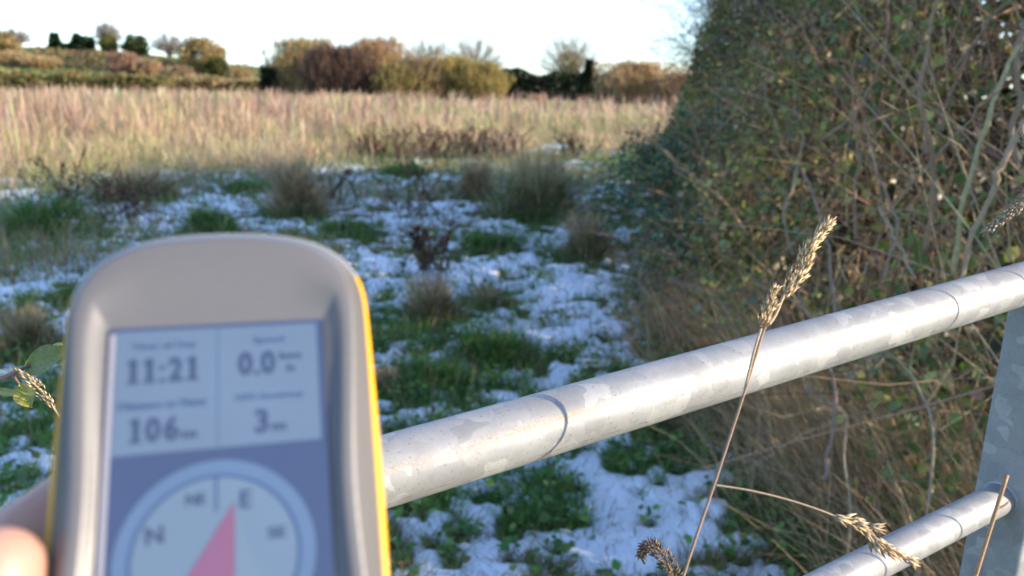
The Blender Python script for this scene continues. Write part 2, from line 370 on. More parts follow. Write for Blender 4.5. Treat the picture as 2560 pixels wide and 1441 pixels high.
blades(bag, np.stack([x, y, gz(x, y) - .02], 1), hgt, np.maximum(.006, r * .0011) * rng.uniform(.6, 1.6, n), rng.uniform(0, 2 * math.pi, n), np.abs(rng.normal(0, .2, n)) + .55 * lodge * rng.random(n), rng.normal(.2, .45, n) + .5 * lodge, c * (.86 + .3 * fbm(x * .6, y * .35, seed=87))[:, None], 3,
       side=rng.normal(0, .6, n), plume=.72)
# taller weeds standing out of the reeds, single stems of willowherb and dock
x2, y2, r2 = polar(5200, 9, 70, -38, 30); k = (y2 > field_front(x2) - .3) & (x2 < HEDGE_X(y2) + .08 * y2) & (fbm(x2 * .35, y2 * .35, seed=86) > .5); x2, y2, r2 = x2[k], y2[k], r2[k]; m_ = len(x2)
blades(bag, np.stack([x2, y2, gz(x2, y2) - .02], 1), rng.uniform(.8, 1.5, m_), np.maximum(.01, r2 * .0018), rng.uniform(0, 6.28, m_), np.abs(rng.normal(0, .12, m_)), rng.normal(.1, .25, m_),
       pick([(.34, .2, .15), (.42, .28, .2), (.6, .46, .33), (.25, .15, .12)], m_, .2), 4, plume=.8)
# lower yellow-green grass under them
x, y, r = polar(45000, 8.5, 95, -38, 30); k = (y > field_front(x) - .4) & (x < HEDGE_X(y) + 1.0 + .08 * y); x, y, r = x[k], y[k], r[k]; n = len(x)
blades(bag, np.stack([x, y, gz(x, y) - .02], 1), rng.uniform(.2, .5, n), np.maximum(.008, r * .0018), rng.uniform(0, 6.28, n), rng.uniform(.1, .5, n), rng.uniform(.2, 1., n), pick([(.42, .37, .17), (.25, .28, .09), (.52, .41, .24)], n, .2), 3)
obj('tall_dead_grass', bag.mesh('tall_dead_grass'), M_DRY, label='sunlit field of tall dead reeds and tan grass', cat='reeds', kind='stuff')

# rank olive and brown grass belt before the reeds
bag = Bag(); x, y, r = polar(26000, 6.0, 17, -36, 9); pm = fbm(x * .55, y * .8, seed=88) + .1 * sstep(7, 10, y) + .12 * sstep(0, -5, x)
k = (pm > .56) & (x < HEDGE_X(y) - .1) & (y < field_front(x) + 1.5); x, y, r, pm = x[k], y[k], r[k], pm[k]; n = len(x)
blades(bag, np.stack([x, y, gz(x, y) - .01], 1), rng.uniform(.15, .38, n) * (.5 + 2.2 * (pm - .5)), np.maximum(.004, r * .001), rng.uniform(0, 6.28, n), np.abs(rng.normal(.1, .3, n)), rng.uniform(.2, 1.1, n),
       pick([(.32, .28, .13), (.2, .26, .09), (.44, .33, .2), (.26, .18, .13), (.14, .22, .07)], n, .25), 3)
obj('rank_grass', bag.mesh('rank_grass'), M_GRASS, label='rank olive and brown grass between the snow and the reeds', cat='grass', kind='stuff')
# loose pale stalks leaning in front of the field, and thin stems standing in the snow
bag = Bag()
x, y, r = polar(2600, 2.6, 12, -36, 9); k = (snow_s(x, y) < -.0) & (x < HEDGE_X(y) - .2); x, y, r = x[k], y[k], r[k]; n = len(x)
x4, y4, r4 = polar(24000, 6.5, 16, -37, 8); dd = field_front(x4) - y4; k = (dd > -.5) & (rng.random(len(x4)) < np.exp(-np.clip(dd, 0, 9) / 1.3)) & (fbm(x4 * .9, y4 * .9, seed=89) > .42) & (x4 < HEDGE_X(y4) - .1); x4, y4, r4 = x4[k], y4[k], r4[k]; m_ = len(x4)
blades(bag, np.stack([x4, y4, gz(x4, y4)], 1), rng.uniform(.25, .8, m_), np.maximum(.004, r4 * .0009), rng.uniform(0, 6.28, m_), np.abs(rng.normal(0, .3, m_)), rng.normal(.2, .5, m_), pick([(.56, .42, .27), (.44, .32, .21), (.34, .22, .17), (.5, .42, .24)], m_, .2), 4, plume=.75)
blades(bag, np.stack([x, y, gz(x, y)], 1), rng.uniform(.18, .45, n) * (1 + .5 * sstep(6, 10, r)), np.maximum(.0025, r * .0008), rng.uniform(0, 6.28, n), np.abs(rng.normal(0, .25, n)), rng.normal(.3, .4, n), pick([(.3, .24, .15), (.2, .15, .09), (.36, .3, .2)], n, .2), 4)
obj('dead_grass_stems', bag.mesh('dead_grass_stems'), M_DRY, label='thin dead grass stems standing in the snowy grass', cat='grass', kind='stuff')

# ------------------------------------------------------------------ dead dock stalks, one thing each
DOCK = [((1015, 410), 120, 'tall dark dock stalk, highest of the dark brown weeds in the middle'), ((900, 395), 70, 'dark dock stalk leftmost of the brown weeds behind the snow'),
        ((955, 400), 75, 'dark dock stalk just left of the highest dark one'), ((1075, 400), 90, 'bushy reddish-brown dock stalk right of the highest dark one'),
        ((1115, 395), 85, 'reddish-brown dock stalk second right of the highest dark one'), ((1170, 400), 85, 'dark brown dock stalk at the left end of the darkest weed clump'),
        ((1215, 400), 90, 'blackish dock stalk in the centre of the darkest weed clump'), ((1262, 405), 95, 'blackish dock stalk at the right end of the darkest weed clump'),
        ((1050, 545), 170, 'dark leaning weed stalk rising from the snow above its small hummock'), ((835, 520), 110, 'dark weed stalk right of the tan-topped tussock'),
        ((195, 575), 190, 'long leaning purple-brown weed stalk at the far left'), ((290, 560), 150, 'shorter purple-brown weed stalk beside the long leaning one'),
        ((1085, 690), 150, 'thin dry weed stalk behind the brownish tussock'), ((1430, 400), 75, 'slim dark weed stalk on the snow by the bramble')]
for (fx, fy), hp, lab in DOCK:
    q = on_ground(fx, fy); d = q[1] / ray(fx, fy)[1]; h = hp * d / FPX; b = Bag(); dk = rng.uniform(.7, 1.2)
    for st in range(15):
        top = np.array([rng.normal(0, .42) * h, rng.normal(0, .2) * h, h * (1 if st == 0 else rng.uniform(.6, .9))])
        foot = np.array([rng.normal(0, .24), rng.normal(0, .1), -.03]) * (h / .6)
        pth = smooth_path([foot, foot * .5 + top * .5 + rng.normal(0, .03, 3) * h, top], 8)
        tube(b, pth, np.linspace(.005, .0015, 8) * max(1, d / 11), np.array((.10, .055, .04)) * dk, 4)  # dead brown deepened: shade painted into stem and leaf colours
        n = 70; tt = rng.uniform(.25, 1, n); P = np.array([np.interp(tt, np.linspace(0, 1, 8), pth[:, k]) for k in range(3)]).T + rng.normal(0, .045, (n, 3)) * h * (1.1 - tt)[:, None]
        D = rng.normal(size=(n, 3)); D[:, 2] = np.abs(D[:, 2]) + .5
        leaves(b, P, rng.uniform(.012, .035, n) * max(1, d / 11), pick([(.10, .055, .04), (.14, .08, .06), (.07, .04, .03)], n, .2) * dk, .5, D)
    o = obj('dock_stalk', b.mesh('dock_stalk'), M_TWIG, None, lab, 'weed', 'dead weed stalks in the meadow'); o.location = (q[0], q[1], float(gz(q[0], q[1])))

# ------------------------------------------------------------------ tall hedge on the right
def hedge_top(y): return 4.8 - 1.9 * sstep(4.5, 7.5, y) - .8 * sstep(8.5, 11.5, y) + .5 * (fbm(np.asarray(y) * .9, np.asarray(y) * .3, seed=90) - .5)
def face(y, z):                                  # left face of the tall hedge
    return .86 + .16 * np.sin(y * 1.1) + .34 * np.clip(z - .3, 0, 2.6) + .35 * (fbm(y * 1.3, z * 1.3, seed=91) - .5) + .125 * (y - 1.5) + np.where(z > 2.6, (z - 2.6) * .35, 0)
hedge = empty('hedge', (2.4, 4.5, 0), 'tall tangled hedge of bare canes and yellowing leaves along the snowy track', 'hedge')
def hedge_pts(n, y0, y1, dmin, dscale, z0=.15, pwy=1.0, zmax=None):
    y = y0 + (y1 - y0) * rng.random(n) ** pwy; z = z0 + (hedge_top(y) - z0 if zmax is None else zmax - z0) * rng.random(n)
    x = face(y, z) + dmin + rng.exponential(dscale, n); return np.stack([x, y, z + gz(x, y)], 1)
# leaves
b = Bag()
LEAFC = [(.09, .14, .03), (.13, .18, .035), (.2, .2, .045), (.3, .27, .07), (.3, .2, .11), (.07, .1, .06), (.55, .4, .06)]
n = 64000
P = hedge_pts(n, 1.15, 11.0, -.02, .25, pwy=1.15)
clump = fbm(P[:, 0] * 2.2, P[:, 1] * 2.2, P[:, 2] * 2.2, seed=95)
green = sstep(2.0, 4.5, P[:, 1]) * .35 + sstep(.9, 2.0, P[:, 2]) * .3          # the near end is mostly bare canes
k = (clump + green * .6 + rng.normal(0, .06, n) > .61 + .06 * (P[:, 1] < 3)) ; P = P[k]; n = len(P)
cc = pick(LEAFC, n, .3, p=[.26, .22, .16, .09, .14, .1, .03])
D = rng.normal(size=(n, 3)); D[:, 0] -= .3; D[:, 2] -= .3
leaves(b, P, rng.uniform(.022, .055, n), cc, .72, D)
# clusters of bigger, fresher leaves on the outside
nc_ = 560; C0 = hedge_pts(nc_, 1.5, 10.0, -.06, .10, z0=.3, pwy=1.0); id_ = np.repeat(np.arange(nc_), 34); n3 = len(id_)
tone = np.array([(.11, .18, .035), (.17, .23, .045), (.27, .27, .06), (.36, .33, .09), (.08, .14, .08), (.34, .23, .12)])[rng.choice(6, nc_, p=[.24, .24, .2, .12, .08, .12])]
P3 = C0[id_] + rng.normal(0, 1, (n3, 3)) * np.array([.07, .10, .10]) * rng.uniform(.5, 1.3, nc_)[id_][:, None]
D3 = rng.normal(size=(n3, 3)); D3[:, 0] -= .5; D3[:, 2] -= .5; N3 = np.array([[-.5, -.5, .7]]) + rng.normal(0, .5, (n3, 3))
leaves(b, P3, rng.uniform(.022, .05, n3), np.clip(tone[id_] * (1 + rng.normal(0, .25, (n3, 1))), .01, .8), .75, D3, N3)
# deep inside: old brown leaves that keep the sun out
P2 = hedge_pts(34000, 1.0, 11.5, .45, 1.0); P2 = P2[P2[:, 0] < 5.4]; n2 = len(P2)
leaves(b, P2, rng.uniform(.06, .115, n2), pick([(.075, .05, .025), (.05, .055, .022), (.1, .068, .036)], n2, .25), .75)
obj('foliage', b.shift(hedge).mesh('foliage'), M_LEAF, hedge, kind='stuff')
# twigs
b = Bag()
for q in range(3000):
    near = q < 2200
    if near:
        y = 1.15 + 3.6 * rng.random() ** 1.3; z = rng.uniform(.4, 2.7)
    else:
        y = rng.uniform(2.5, 10.5); z = rng.uniform(.2, float(hedge_top(y)))
    x = float(face(np.array(y), np.array(z))) + rng.exponential(.22) - .06
    Lq = rng.uniform(.25, 1.0); d = rng.normal(size=3); d[2] = abs(d[2]) * 2.4 + .3 if rng.random() < .7 else d[2]; d[0] -= .15; d /= np.linalg.norm(d)
    pts = [np.array([x, y, z])]
    for s_ in range(4): d = d + rng.normal(0, .22, 3); d[2] -= .05; d /= np.linalg.norm(d); pts.append(pts[-1] + d * Lq / 4)
    if min(q_[1] for q_ in pts) < 1.22 or min(q_[2] for q_ in pts) < .3: continue
    rad = rng.uniform(.0012, .0032) * (1.0 if near else 1.4)
    tube(b, np.array(pts), np.linspace(rad, rad * .4, 5), pick([(.42, .29, .17), (.3, .19, .11), (.5, .37, .22), (.2, .12, .08), (.38, .23, .15)], 1, .2)[0], 3 if not near else 4, cap=False)
obj('twig_tangle', b.shift(hedge).mesh('twig_tangle'), M_TWIG, hedge, kind='stuff')
# the long canes one can follow by eye: feet and tips given where they stand
CANES = [([(2385, 690, 1.75), (2400, 560, 1.7), (2440, 390, 1.65), (2520, 170, 1.6), (2600, 20, 1.6)], .0062, (.26, .22, .12)),
         ([(2310, 640, 1.9), (2335, 470, 1.85), (2320, 340, 1.8), (2300, 220, 1.8), (2330, 60, 1.8), (2350, -60, 1.8)], .0075, (.19, .13, .08)),
         ([(2060, 350, 2.5), (2130, 290, 2.4), (2180, 210, 2.4), (2215, 120, 2.3), (2220, -40, 2.3)], .006, (.2, .13, .09)),
         ([(1900, 10, 4.2), (1970, 50, 4.0), (2060, 95, 3.8), (2150, 130, 3.6), (2270, 140, 3.4)], .016, (.05, .035, .03)),
         ([(2200, 560, 2.1), (2300, 440, 2.0), (2400, 330, 1.9), (2480, 230, 1.85), (2600, 120, 1.8)], .0045, (.2, .15, .1)),
         ([(2560, 300, 1.5), (2500, 420, 1.5), (2480, 480, 1.5), (2430, 600, 1.5), (2400, 700, 1.5)], .007, (.22, .16, .1)),
         ([(2140, 600, 2.2), (2135, 480, 2.2), (2150, 380, 2.2), (2130, 250, 2.2)], .0055, (.18, .12, .08)),
         ([(1795, 330, 4.5), (1850, 270, 4.3), (1900, 220, 4.2), (1960, 150, 4.0)], .009, (.17, .12, .08)),
         ([(2100, 900, 1.8), (2080, 700, 1.9), (2060, 560, 2.0), (2000, 420, 2.1)], .005, (.17, .12, .09)),
         ([(2560, 60, 1.6), (2540, 190, 1.6), (2550, 260, 1.6), (2530, 330, 1.6), (2540, 420, 1.6)], .008, (.17, .12, .08)),
         ([(2210, 700, 1.9), (2240, 560, 1.9), (2190, 430, 2.0), (2160, 300, 2.1)], .004, (.2, .14, .1)),
         ([(1985, 640, 2.7), (1960, 540, 2.7), (1985, 460, 2.7), (2010, 330, 2.7)], .007, (.2, .16, .1)),
         ([(2420, 360, 1.7), (2520, 400, 1.65), (2600, 430, 1.6)], .004, (.14, .08, .07)),
         ([(1750, 130, 6.0), (1800, 90, 5.8), (1850, 40, 5.6), (1900, 0, 5.4)], .009, (.1, .07, .05)),
         ([(2345, 330, 1.8), (2400, 180, 1.8), (2470, 60, 1.75), (2560, -30, 1.7)], .005, (.16, .1, .07)),
         ([(2200, 520, 2.1), (2250, 620, 2.0), (2290, 700, 1.9)], .0045, (.25, .2, .13)),
         ([(2060, 1200, 1.6), (2090, 1000, 1.65), (2050, 860, 1.7), (1990, 720, 1.8)], .004, (.15, .1, .08))]
for pts, rad, c in CANES:
    b = Bag(); pth = smooth_path([at(*p_) for p_ in pts], 18); pth += rng.normal(0, .0025, pth.shape)
    tube(b, pth, np.linspace(rad, rad * .62, 18) * (1 + .12 * rng.normal(size=18)), np.array(c) * 1.6, 7)
    obj('cane', b.shift(hedge).mesh('cane', True), M_TWIG, hedge)
# sprays of small leaves standing out against the sky
b = Bag()
for q in range(420):
    y = rng.uniform(4.0, 10.5); z = rng.uniform(1.5, float(hedge_top(y))); x = float(face(np.array(y), np.array(z))) + .1
    d = np.array([-1, rng.normal(0, .5), rng.uniform(.0, 1.0)]); d /= np.linalg.norm(d); Lq = rng.uniform(.25, .6) * (1.9 if q % 3 == 0 else 1)
    pts = [np.array([x, y, z])]
    for s_ in range(4): d = d + rng.normal(0, .18, 3); d /= np.linalg.norm(d); pts.append(pts[-1] + d * Lq / 4)
    pts = np.array(pts); tube(b, pts, np.linspace(.004, .0015, 5), (.1, .07, .05), 3, cap=False)
    m_ = 22; tt = rng.uniform(.1, 1, m_); P = np.array([np.interp(tt, np.linspace(0, 1, 5), pts[:, k]) for k in range(3)]).T + rng.normal(0, .035, (m_, 3))
    leaves(b, P, rng.uniform(.018, .036, m_), pick(LEAFC, m_, .25, p=[.3, .25, .17, .05, .15, .07, .01]), .65)
obj('leafy_spray', b.shift(hedge).mesh('leafy_spray'), M_LEAF, hedge, kind='stuff')

# rank grass hanging out of the hedge foot
b = Bag(); n = 16000
y = 1.15 + 6.0 * rng.random(n) ** 1.9; x = HEDGE_X(y) + .12 + .05 * (y - 1.2) + rng.normal(.0, .17, n)
mixn = fbm(x * 3.2, y * 3.2, seed=99); long_ = rng.random(n) < .1 + .85 * sstep(.38, .6, mixn) - .3 * sstep(2.2, 4, y)
blades(b, np.stack([x, y, gz(x, y) - .01], 1), np.where(long_, rng.uniform(.4, 1.05, n), rng.uniform(.12, .32, n)) * (1 - .45 * sstep(2.5, 4.5, y)), np.maximum(rng.uniform(.002, .0045, n), y * .0006),
       math.pi + rng.normal(-.3, .9, n), rng.uniform(.0, .55, n), rng.uniform(.3, 1.9, n),
       np.where(long_[:, None], pick([(.6, .44, .26), (.46, .32, .18), (.68, .52, .33), (.33, .24, .14)], n, .22), pick([(.09, .2, .05), (.075, .16, .04), (.18, .2, .08), (.3, .22, .12)], n, .22)), 5)
b.C[-1] = b.C[-1] * np.repeat(.42 + .75 * fbm(x * 4.1, y * 4.1, seed=98), 11)[:, None]
obj('hedge_foot_grass', b.mesh('hedge_foot_grass'), M_DRY, label='long dead and green grass hanging from the hedge foot', cat='grass', kind='stuff')

# low brambles in front of the far half of the hedge
def bramble(name, label, cx, cy, rx, ry, h, n, cols, lsize):
    o = empty(name, (cx, cy, 0), label, 'bramble', 'low brambles beside the hedge'); b = Bag(); c2 = Bag()
    a = rng.uniform(0, 2 * math.pi, n); r = rng.random(n) ** .45; ph = rng.random(n) ** .8
    bump = .75 + .5 * fbm(np.cos(a) * 2 + 5, np.sin(a) * 2, ph * 3, seed=int(cy * 10))
    P = np.stack([r * rx * np.cos(a) * bump * np.sqrt(1 - (ph * .85) ** 2), r * ry * np.sin(a) * bump * np.sqrt(1 - (ph * .85) ** 2), h * ph * bump], 1)
    D = P * np.array([1 / rx, 1 / ry, .3 / h]) + rng.normal(0, .5, (n, 3)); N = np.array([[0, -.3, 1.]]) + rng.normal(0, .45, (n, 3))
    leaves(b, P, rng.uniform(*lsize, n), pick(cols, n, .28), .72, D, N)
    obj('foliage', b.mesh('foliage'), M_LEAF, o, kind='stuff')
    for q in range(16):
        a = rng.uniform(0, 6.28); e_ = np.array([rx * math.cos(a), ry * math.sin(a), 0]) * rng.uniform(.8, 1.15)
        c2 = Bag(); s0 = e_ * .25 * rng.random(); s0[2] = 0
        tube(c2, smooth_path([s0, e_ * .4 + np.array([0, 0, h * rng.uniform(.8, 1.1)]), e_ * .8 + np.array([0, 0, h * .7]), e_ + np.array([0, 0, h * .2])], 10), np.linspace(.005, .002, 10), (.16, .08, .06), 5)
        obj('cane', c2.mesh('cane'), M_TWIG, o)
    return o
BR = [(.045, .11, .05), (.06, .15, .06), (.075, .18, .045), (.1, .16, .12), (.24, .22, .06), (.04, .075, .04)]
bramble('bramble_bush', 'low blue-green bramble mound spilling onto the snow at the hedge end', 1.72, 8.8, .75, 1.4, .85, 3800, BR, (.03, .06))
bramble('bramble_bush', 'dark bramble mass between the low mound and the tall hedge', 1.8, 6.6, .75, 1.3, 1.15, 4200, BR, (.03, .055))
bramble('bramble_bush', 'small bramble clump at the hedge foot behind the drooping umbels', 1.10, 4.6, .42, .8, .62, 2200, BR, (.02, .045))
bramble('bramble_bush', 'farthest bramble clump where the hedge meets the sunlit field', 3.3, 13.5, 1.0, 1.8, .9, 2600, BR, (.04, .08))

# ------------------------------------------------------------------ trees and shrubs beyond the field
def px_x(px, y): return float(at_y(px, 230, y)[0])
def zpx(px, py, y): return float(at_y(px, py, y)[2])
def tree(name, label, px, top, wpx, y, kind, cols, base=None, dens=1.0, group='trees beyond the field', cat='tree', trunkc=(.12, .09, .07), ivy=None):
    x = px_x(px, y); gz0 = float(gz(x, y)); H = zpx(px, top, y) - gz0; Wd = wpx / FPX * y / 1.035
    o = empty(name, (x, y, gz0), label, cat, group); tb, cb = Bag(), Bag(); u = y / 75.0
    if kind in ('willow', 'shrub'):              # many stems fanning from the ground, dense fine twigs
        for q in range(9):
            a = rng.uniform(0, 6.28); sp_ = rng.uniform(.1, .45); e_ = np.array([math.cos(a) * Wd * sp_, math.sin(a) * Wd * sp_ * .6, H * rng.uniform(.55, .85)])
            tube(tb, smooth_path([(rng.normal(0, .1), rng.normal(0, .1), -.2), e_ * np.array([.35, .35, .45]), e_], 6), np.linspace(.11, .03, 6) * u, trunkc, 4)
        n = int((5200 if kind == 'willow' else 3000) * dens)
        a = rng.uniform(0, 6.28, n); r = np.sqrt(rng.random(n)); zz = rng.random(n)
        prof = np.where(zz < .55, .62 + .6 * zz, np.sqrt(np.clip(1 - ((zz - .5) / .55) ** 2, .02, 1)))
        bump = .45 + 1.0 * fbm(np.cos(a) * 2.6 + px * .1, np.sin(a) * 2.6, zz * 4.5, seed=px % 97, oct=2)
        P = np.stack([np.cos(a) * r * Wd * .5 * prof * bump, np.sin(a) * r * Wd * .4 * prof * bump, zz * H * (.68 + .25 * bump)], 1)
        ca = np.arctan2(P[:, 1], P[:, 0]); ln = rng.uniform(.06, .22, n) * H
        blades(cb, P - np.array([0, 0, .2]), ln, rng.uniform(.05, .11, n) * u, ca, np.clip(rng.normal(.3, .25, n) * r, 0, 1.1), rng.normal(0, .3, n), pick(cols, n, .2), 2)
        leaves(cb, P[::2], rng.uniform(.12, .26, len(P[::2])) * u, pick(cols, len(P[::2]), .25), .6)
    elif kind == 'bare':                         # trunk, spreading limbs, a haze of twigs
        tube(tb, smooth_path([(0, 0, -.3), (0.02 * H, 0, H * .2), (0, 0, H * .42)], 6), np.linspace(.035, .022, 6) * H, trunkc, 7)
        n_l = 26
        for q in range(n_l):
            a = q * 2.4 + rng.normal(0, .3); el = math.asin(min(1, (q + .5) / n_l)) * .95; st = np.array([0, 0, H * rng.uniform(.2, .42)])
            e_ = np.array([math.cos(a) * math.cos(el) * Wd * .46, math.sin(a) * math.cos(el) * Wd * .46, H * (.42 + .46 * math.sin(el))])
            mid = st * .5 + e_ * .5 + np.array([0, 0, .05 * H]); pth = smooth_path([st, mid, e_], 6); tube(tb, pth, np.linspace(.013, .003, 6) * H, trunkc, 4)
            n = int(120 * dens); tt = rng.uniform(.3, 1, n); P = np.array([np.interp(tt, np.linspace(0, 1, 6), pth[:, k]) for k in range(3)]).T + rng.normal(0, .03, (n, 3)) * H
            d = unit(P - np.array([0, 0, H * .25]) + rng.normal(0, .16, (n, 3)) * H); ca = np.arctan2(d[:, 1], d[:, 0]); le = np.arccos(np.clip(d[:, 2], -1, 1))
            blades(cb, P, rng.uniform(.06, .16, n) * H, rng.uniform(.02, .045, n) * u, ca, le, rng.normal(0, .3, n), pick(cols, n, .15), 3)
        if ivy:
            n = 900; zz = rng.uniform(.12, .68, n); a = rng.uniform(0, 6.28, n); r = np.sqrt(rng.random(n)) * Wd * np.interp(zz, [.1, .35, .55, .7], [.05, .09, .2, .12])
            leaves(cb, np.stack([r * np.cos(a), r * np.sin(a), zz * H], 1), rng.uniform(.12, .28, n) * u, pick(ivy, n, .2), .7)
    elif kind == 'conifer':
        tube(tb, [(0, 0, -.2), (0, 0, H * .5), (0, 0, H * .97)], np.array([.03, .018, .003]) * H, trunkc, 6)
        n = int(2400 * dens); zz = rng.random(n) ** 1.3; a = rng.uniform(0, 6.28, n); r = np.sqrt(rng.random(n)) * (1.02 - zz) ** .8 * (.75 + .5 * noise(np.cos(a) * 2 + 9, np.sin(a) * 2 + zz * 6, seed=px % 50))
        P = np.stack([np.cos(a) * r * Wd * .5, np.sin(a) * r * Wd * .5, .06 * H + zz * H * .92], 1); D = np.stack([np.cos(a), np.sin(a), rng.normal(-.2, .4, n)], 1)
        leaves(cb, P, rng.uniform(.2, .42, n) * u, pick(cols, n, .25), .45, D)
    else:                                        # round: trunk, limbs, clumped leaves
        tube(tb, smooth_path([(0, 0, -.3), (.01 * H, 0, H * .3), (0, 0, H * .6)], 6), np.linspace(.035, .015, 6) * H, trunkc, 6)
        n = int(3600 * dens); ncl = 26; a = rng.uniform(0, 6.28, ncl); zc = rng.uniform(.25, .86, ncl); rc = np.sqrt(np.clip(1 - ((zc - .5) / .52) ** 2, 0, 1)) * rng.uniform(.35, .8, ncl)
        Cc = np.stack([np.cos(a) * rc * Wd * .5, np.sin(a) * rc * Wd * .42, zc * H], 1); id_ = rng.integers(0, ncl, n)
        for q in range(0, ncl, 3): tube(tb, smooth_path([(0, 0, H * .3), Cc[q] * np.array([.5, .5, .8]), Cc[q]], 5), np.linspace(.012, .004, 5) * H, trunkc, 4)
        P = Cc[id_] + rng.normal(0, .5, (n, 3)) * np.array([Wd * .2, Wd * .2, H * .15])
        shade = rng.normal(1, .12, ncl)[id_][:, None]
        leaves(cb, P, rng.uniform(.14, .34, n) * u, pick(cols, n, .2) * shade, .6)
    obj('trunk', tb.mesh('trunk'), M_BARK, o); obj('crown', cb.mesh('crown'), M_FAR, o, kind='stuff')
    return o
def pale(c): return [tuple(np.clip(np.array(q) * 1.25 * .84 + np.mean(q) * 1.3 * .16, 0, .8)) for q in c]  # haze put into the crown colours: lightened and greyed
TAN = [(.42, .28, .12), (.36, .24, .1), (.46, .33, .15)]; OLV = [(.3, .23, .07), (.24, .2, .06), (.36, .27, .08)]; BRN = [(.24, .15, .09), (.18, .11, .07), (.3, .19, .1)]
ORG = [(.4, .23, .11), (.33, .19, .09), (.44, .27, .13)]; YEL = [(.42, .3, .07), (.36, .27, .06), (.3, .24, .06)]; GRY = [(.34, .29, .23), (.28, .23, .18), (.4, .34, .24)]
DKG = [(.03, .045, .025), (.04, .06, .03), (.05, .055, .03)]; GRN = [(.045, .08, .035), (.06, .1, .035), (.035, .06, .03)]; PAL_ = [(.42, .36, .32), (.36, .3, .26), (.46, .4, .34)]; RED = [(.36, .2, .12), (.3, .17, .1), (.4, .25, .14)]
TAN, OLV, BRN, ORG, YEL, RED = [pale(c) for c in (TAN, OLV, BRN, ORG, YEL, RED)]
T = tree
T('willow', 'greenish-tan willow at the left end of the tree belt', 770, 92, 210, 76, 'willow', OLV + TAN)
T('willow', 'dark purple-brown willow in the tree belt', 848, 112, 200, 71, 'willow', [(.16, .1, .075), (.12, .08, .06), (.2, .13, .09)], dens=1.2)
T('willow', 'orange-brown willow at the middle of the tree belt', 940, 92, 200, 74, 'willow', ORG + OLV[:1], dens=1.2)
T('bare_tree', 'grey leafless tree above the yellow bushes, left one of the pair', 1075, 82, 150, 84, 'bare', GRY + OLV[:1], dens=1.1)
T('bare_tree', 'grey leafless tree above the yellow bushes, right one of the pair', 1185, 76, 160, 86, 'bare', GRY, dens=1.1)
T('willow_bush', 'olive-brown bush under the left grey tree', 1045, 140, 190, 71, 'shrub', OLV + BRN, dens=1.4, cat='bush')
T('willow_bush', 'golden yellow bush at the centre of the belt', 1130, 140, 150, 72, 'shrub', YEL, dens=1.4, cat='bush')
T('willow_bush', 'yellow-green bush at the right end of the belt, next to the dark hedge', 1205, 152, 150, 71, 'shrub', YEL + OLV, dens=1.4, cat='bush')
T('willow_bush', 'olive bush between the orange-brown willow and the grey trees', 995, 160, 160, 70, 'shrub', OLV, dens=1.3, cat='bush')
T('ivy_tree', 'lone fan-shaped leafless tree standing above the dark hedge', 1420, 66, 168, 92, 'bare', GRY, dens=.9, trunkc=(.2, .17, .08), ivy=[(.26, .24, .06), (.2, .2, .05)])
T('fir_tree', 'dark pointed fir at the right end of the dark hedge', 1472, 148, 58, 84, 'conifer', DKG, dens=1.6)
T('tan_tree', 'pale tan tree at the right of the dark hedge, beside the tall hedge', 1590, 152, 190, 64, 'willow', TAN + [(.4, .26, .15)], dens=1.2)
T('tan_tree', 'reddish tan tree showing between the tall hedge and the pale tan one', 1700, 178, 160, 61, 'willow', ORG + TAN, dens=.9)
T('yellow_bush', 'tiny orange bush in front of the dark hedge', 1340, 234, 40, 60, 'shrub', ORG, dens=.4, cat='bush')
T('dark_bush', 'dark round bush at the left foot of the tree belt', 683, 165, 62, 76, 'round', DKG, dens=.9, cat='bush')
T('tan_tree', 'small tan tree between the round dark bush and the belt', 718, 140, 80, 80, 'shrub', OLV + TAN, dens=.9)
# on and before the hill
T('hill_tree', 'olive tree at the far left picture edge on the hill', 15, 74, 95, 150, 'round', OLV + TAN)
T('hill_tree', 'pale leafless tree just right of the leftmost olive tree', 58, 66, 80, 155, 'bare', PAL_, dens=1.2)
T('hill_bush', 'orange-tan bush mass below the leftmost hill trees', 50, 128, 130, 138, 'shrub', TAN, dens=1.4, cat='bush')
T('hill_bush', 'second orange-tan bush right of the leftmost one on the hill', 105, 140, 110, 136, 'shrub', TAN, dens=1.4, cat='bush')
T('cypress', 'slim dark green conifer standing alone on the hill crest', 153, 82, 28, 170, 'conifer', GRN, dens=.9)
T('hill_bush', 'low dark green bush right of the lone conifer', 180, 112, 36, 168, 'round', GRN, dens=.6, cat='bush')
T('cypress', 'left dark conifer of the close pair on the crest', 208, 85, 30, 168, 'conifer', GRN, dens=.9)
T('hill_tree', 'right dark evergreen of the close pair on the crest', 232, 92, 36, 167, 'round', GRN, dens=.9)
T('hill_tree', 'tallest pale leafless tree on the hill crest', 286, 50, 70, 172, 'bare', PAL_, dens=1.3)
T('hill_tree', 'yellow-green ivy tree under the tallest pale one', 285, 88, 36, 166, 'round', [(.2, .19, .05), (.15, .16, .045)], dens=.9)
T('hill_tree', 'round dark green tree right of the tallest pale one', 350, 86, 56, 164, 'round', GRN + [(.2, .17, .06)], dens=1.1)
T('hill_tree', 'pale leafless tree left of the big olive one', 430, 76, 80, 160, 'bare', PAL_, dens=1.1)
T('hill_tree', 'big olive-tan tree at the right of the hill', 510, 92, 105, 140, 'round', OLV + TAN, dens=1.6)
T('hill_bush', 'dark green shrub at the right foot of the big olive tree', 545, 140, 50, 136, 'round', [(.1, .11, .035), (.13, .13, .04)], dens=.7, cat='bush')
T('hill_bush', 'reddish shrub in the middle of the hillside', 320, 130, 95, 128, 'shrub', RED, dens=1.4, cat='bush')
T('hill_bush', 'second reddish shrub right of the first on the hillside', 375, 150, 80, 126, 'shrub', RED + TAN, dens=1.2, cat='bush')
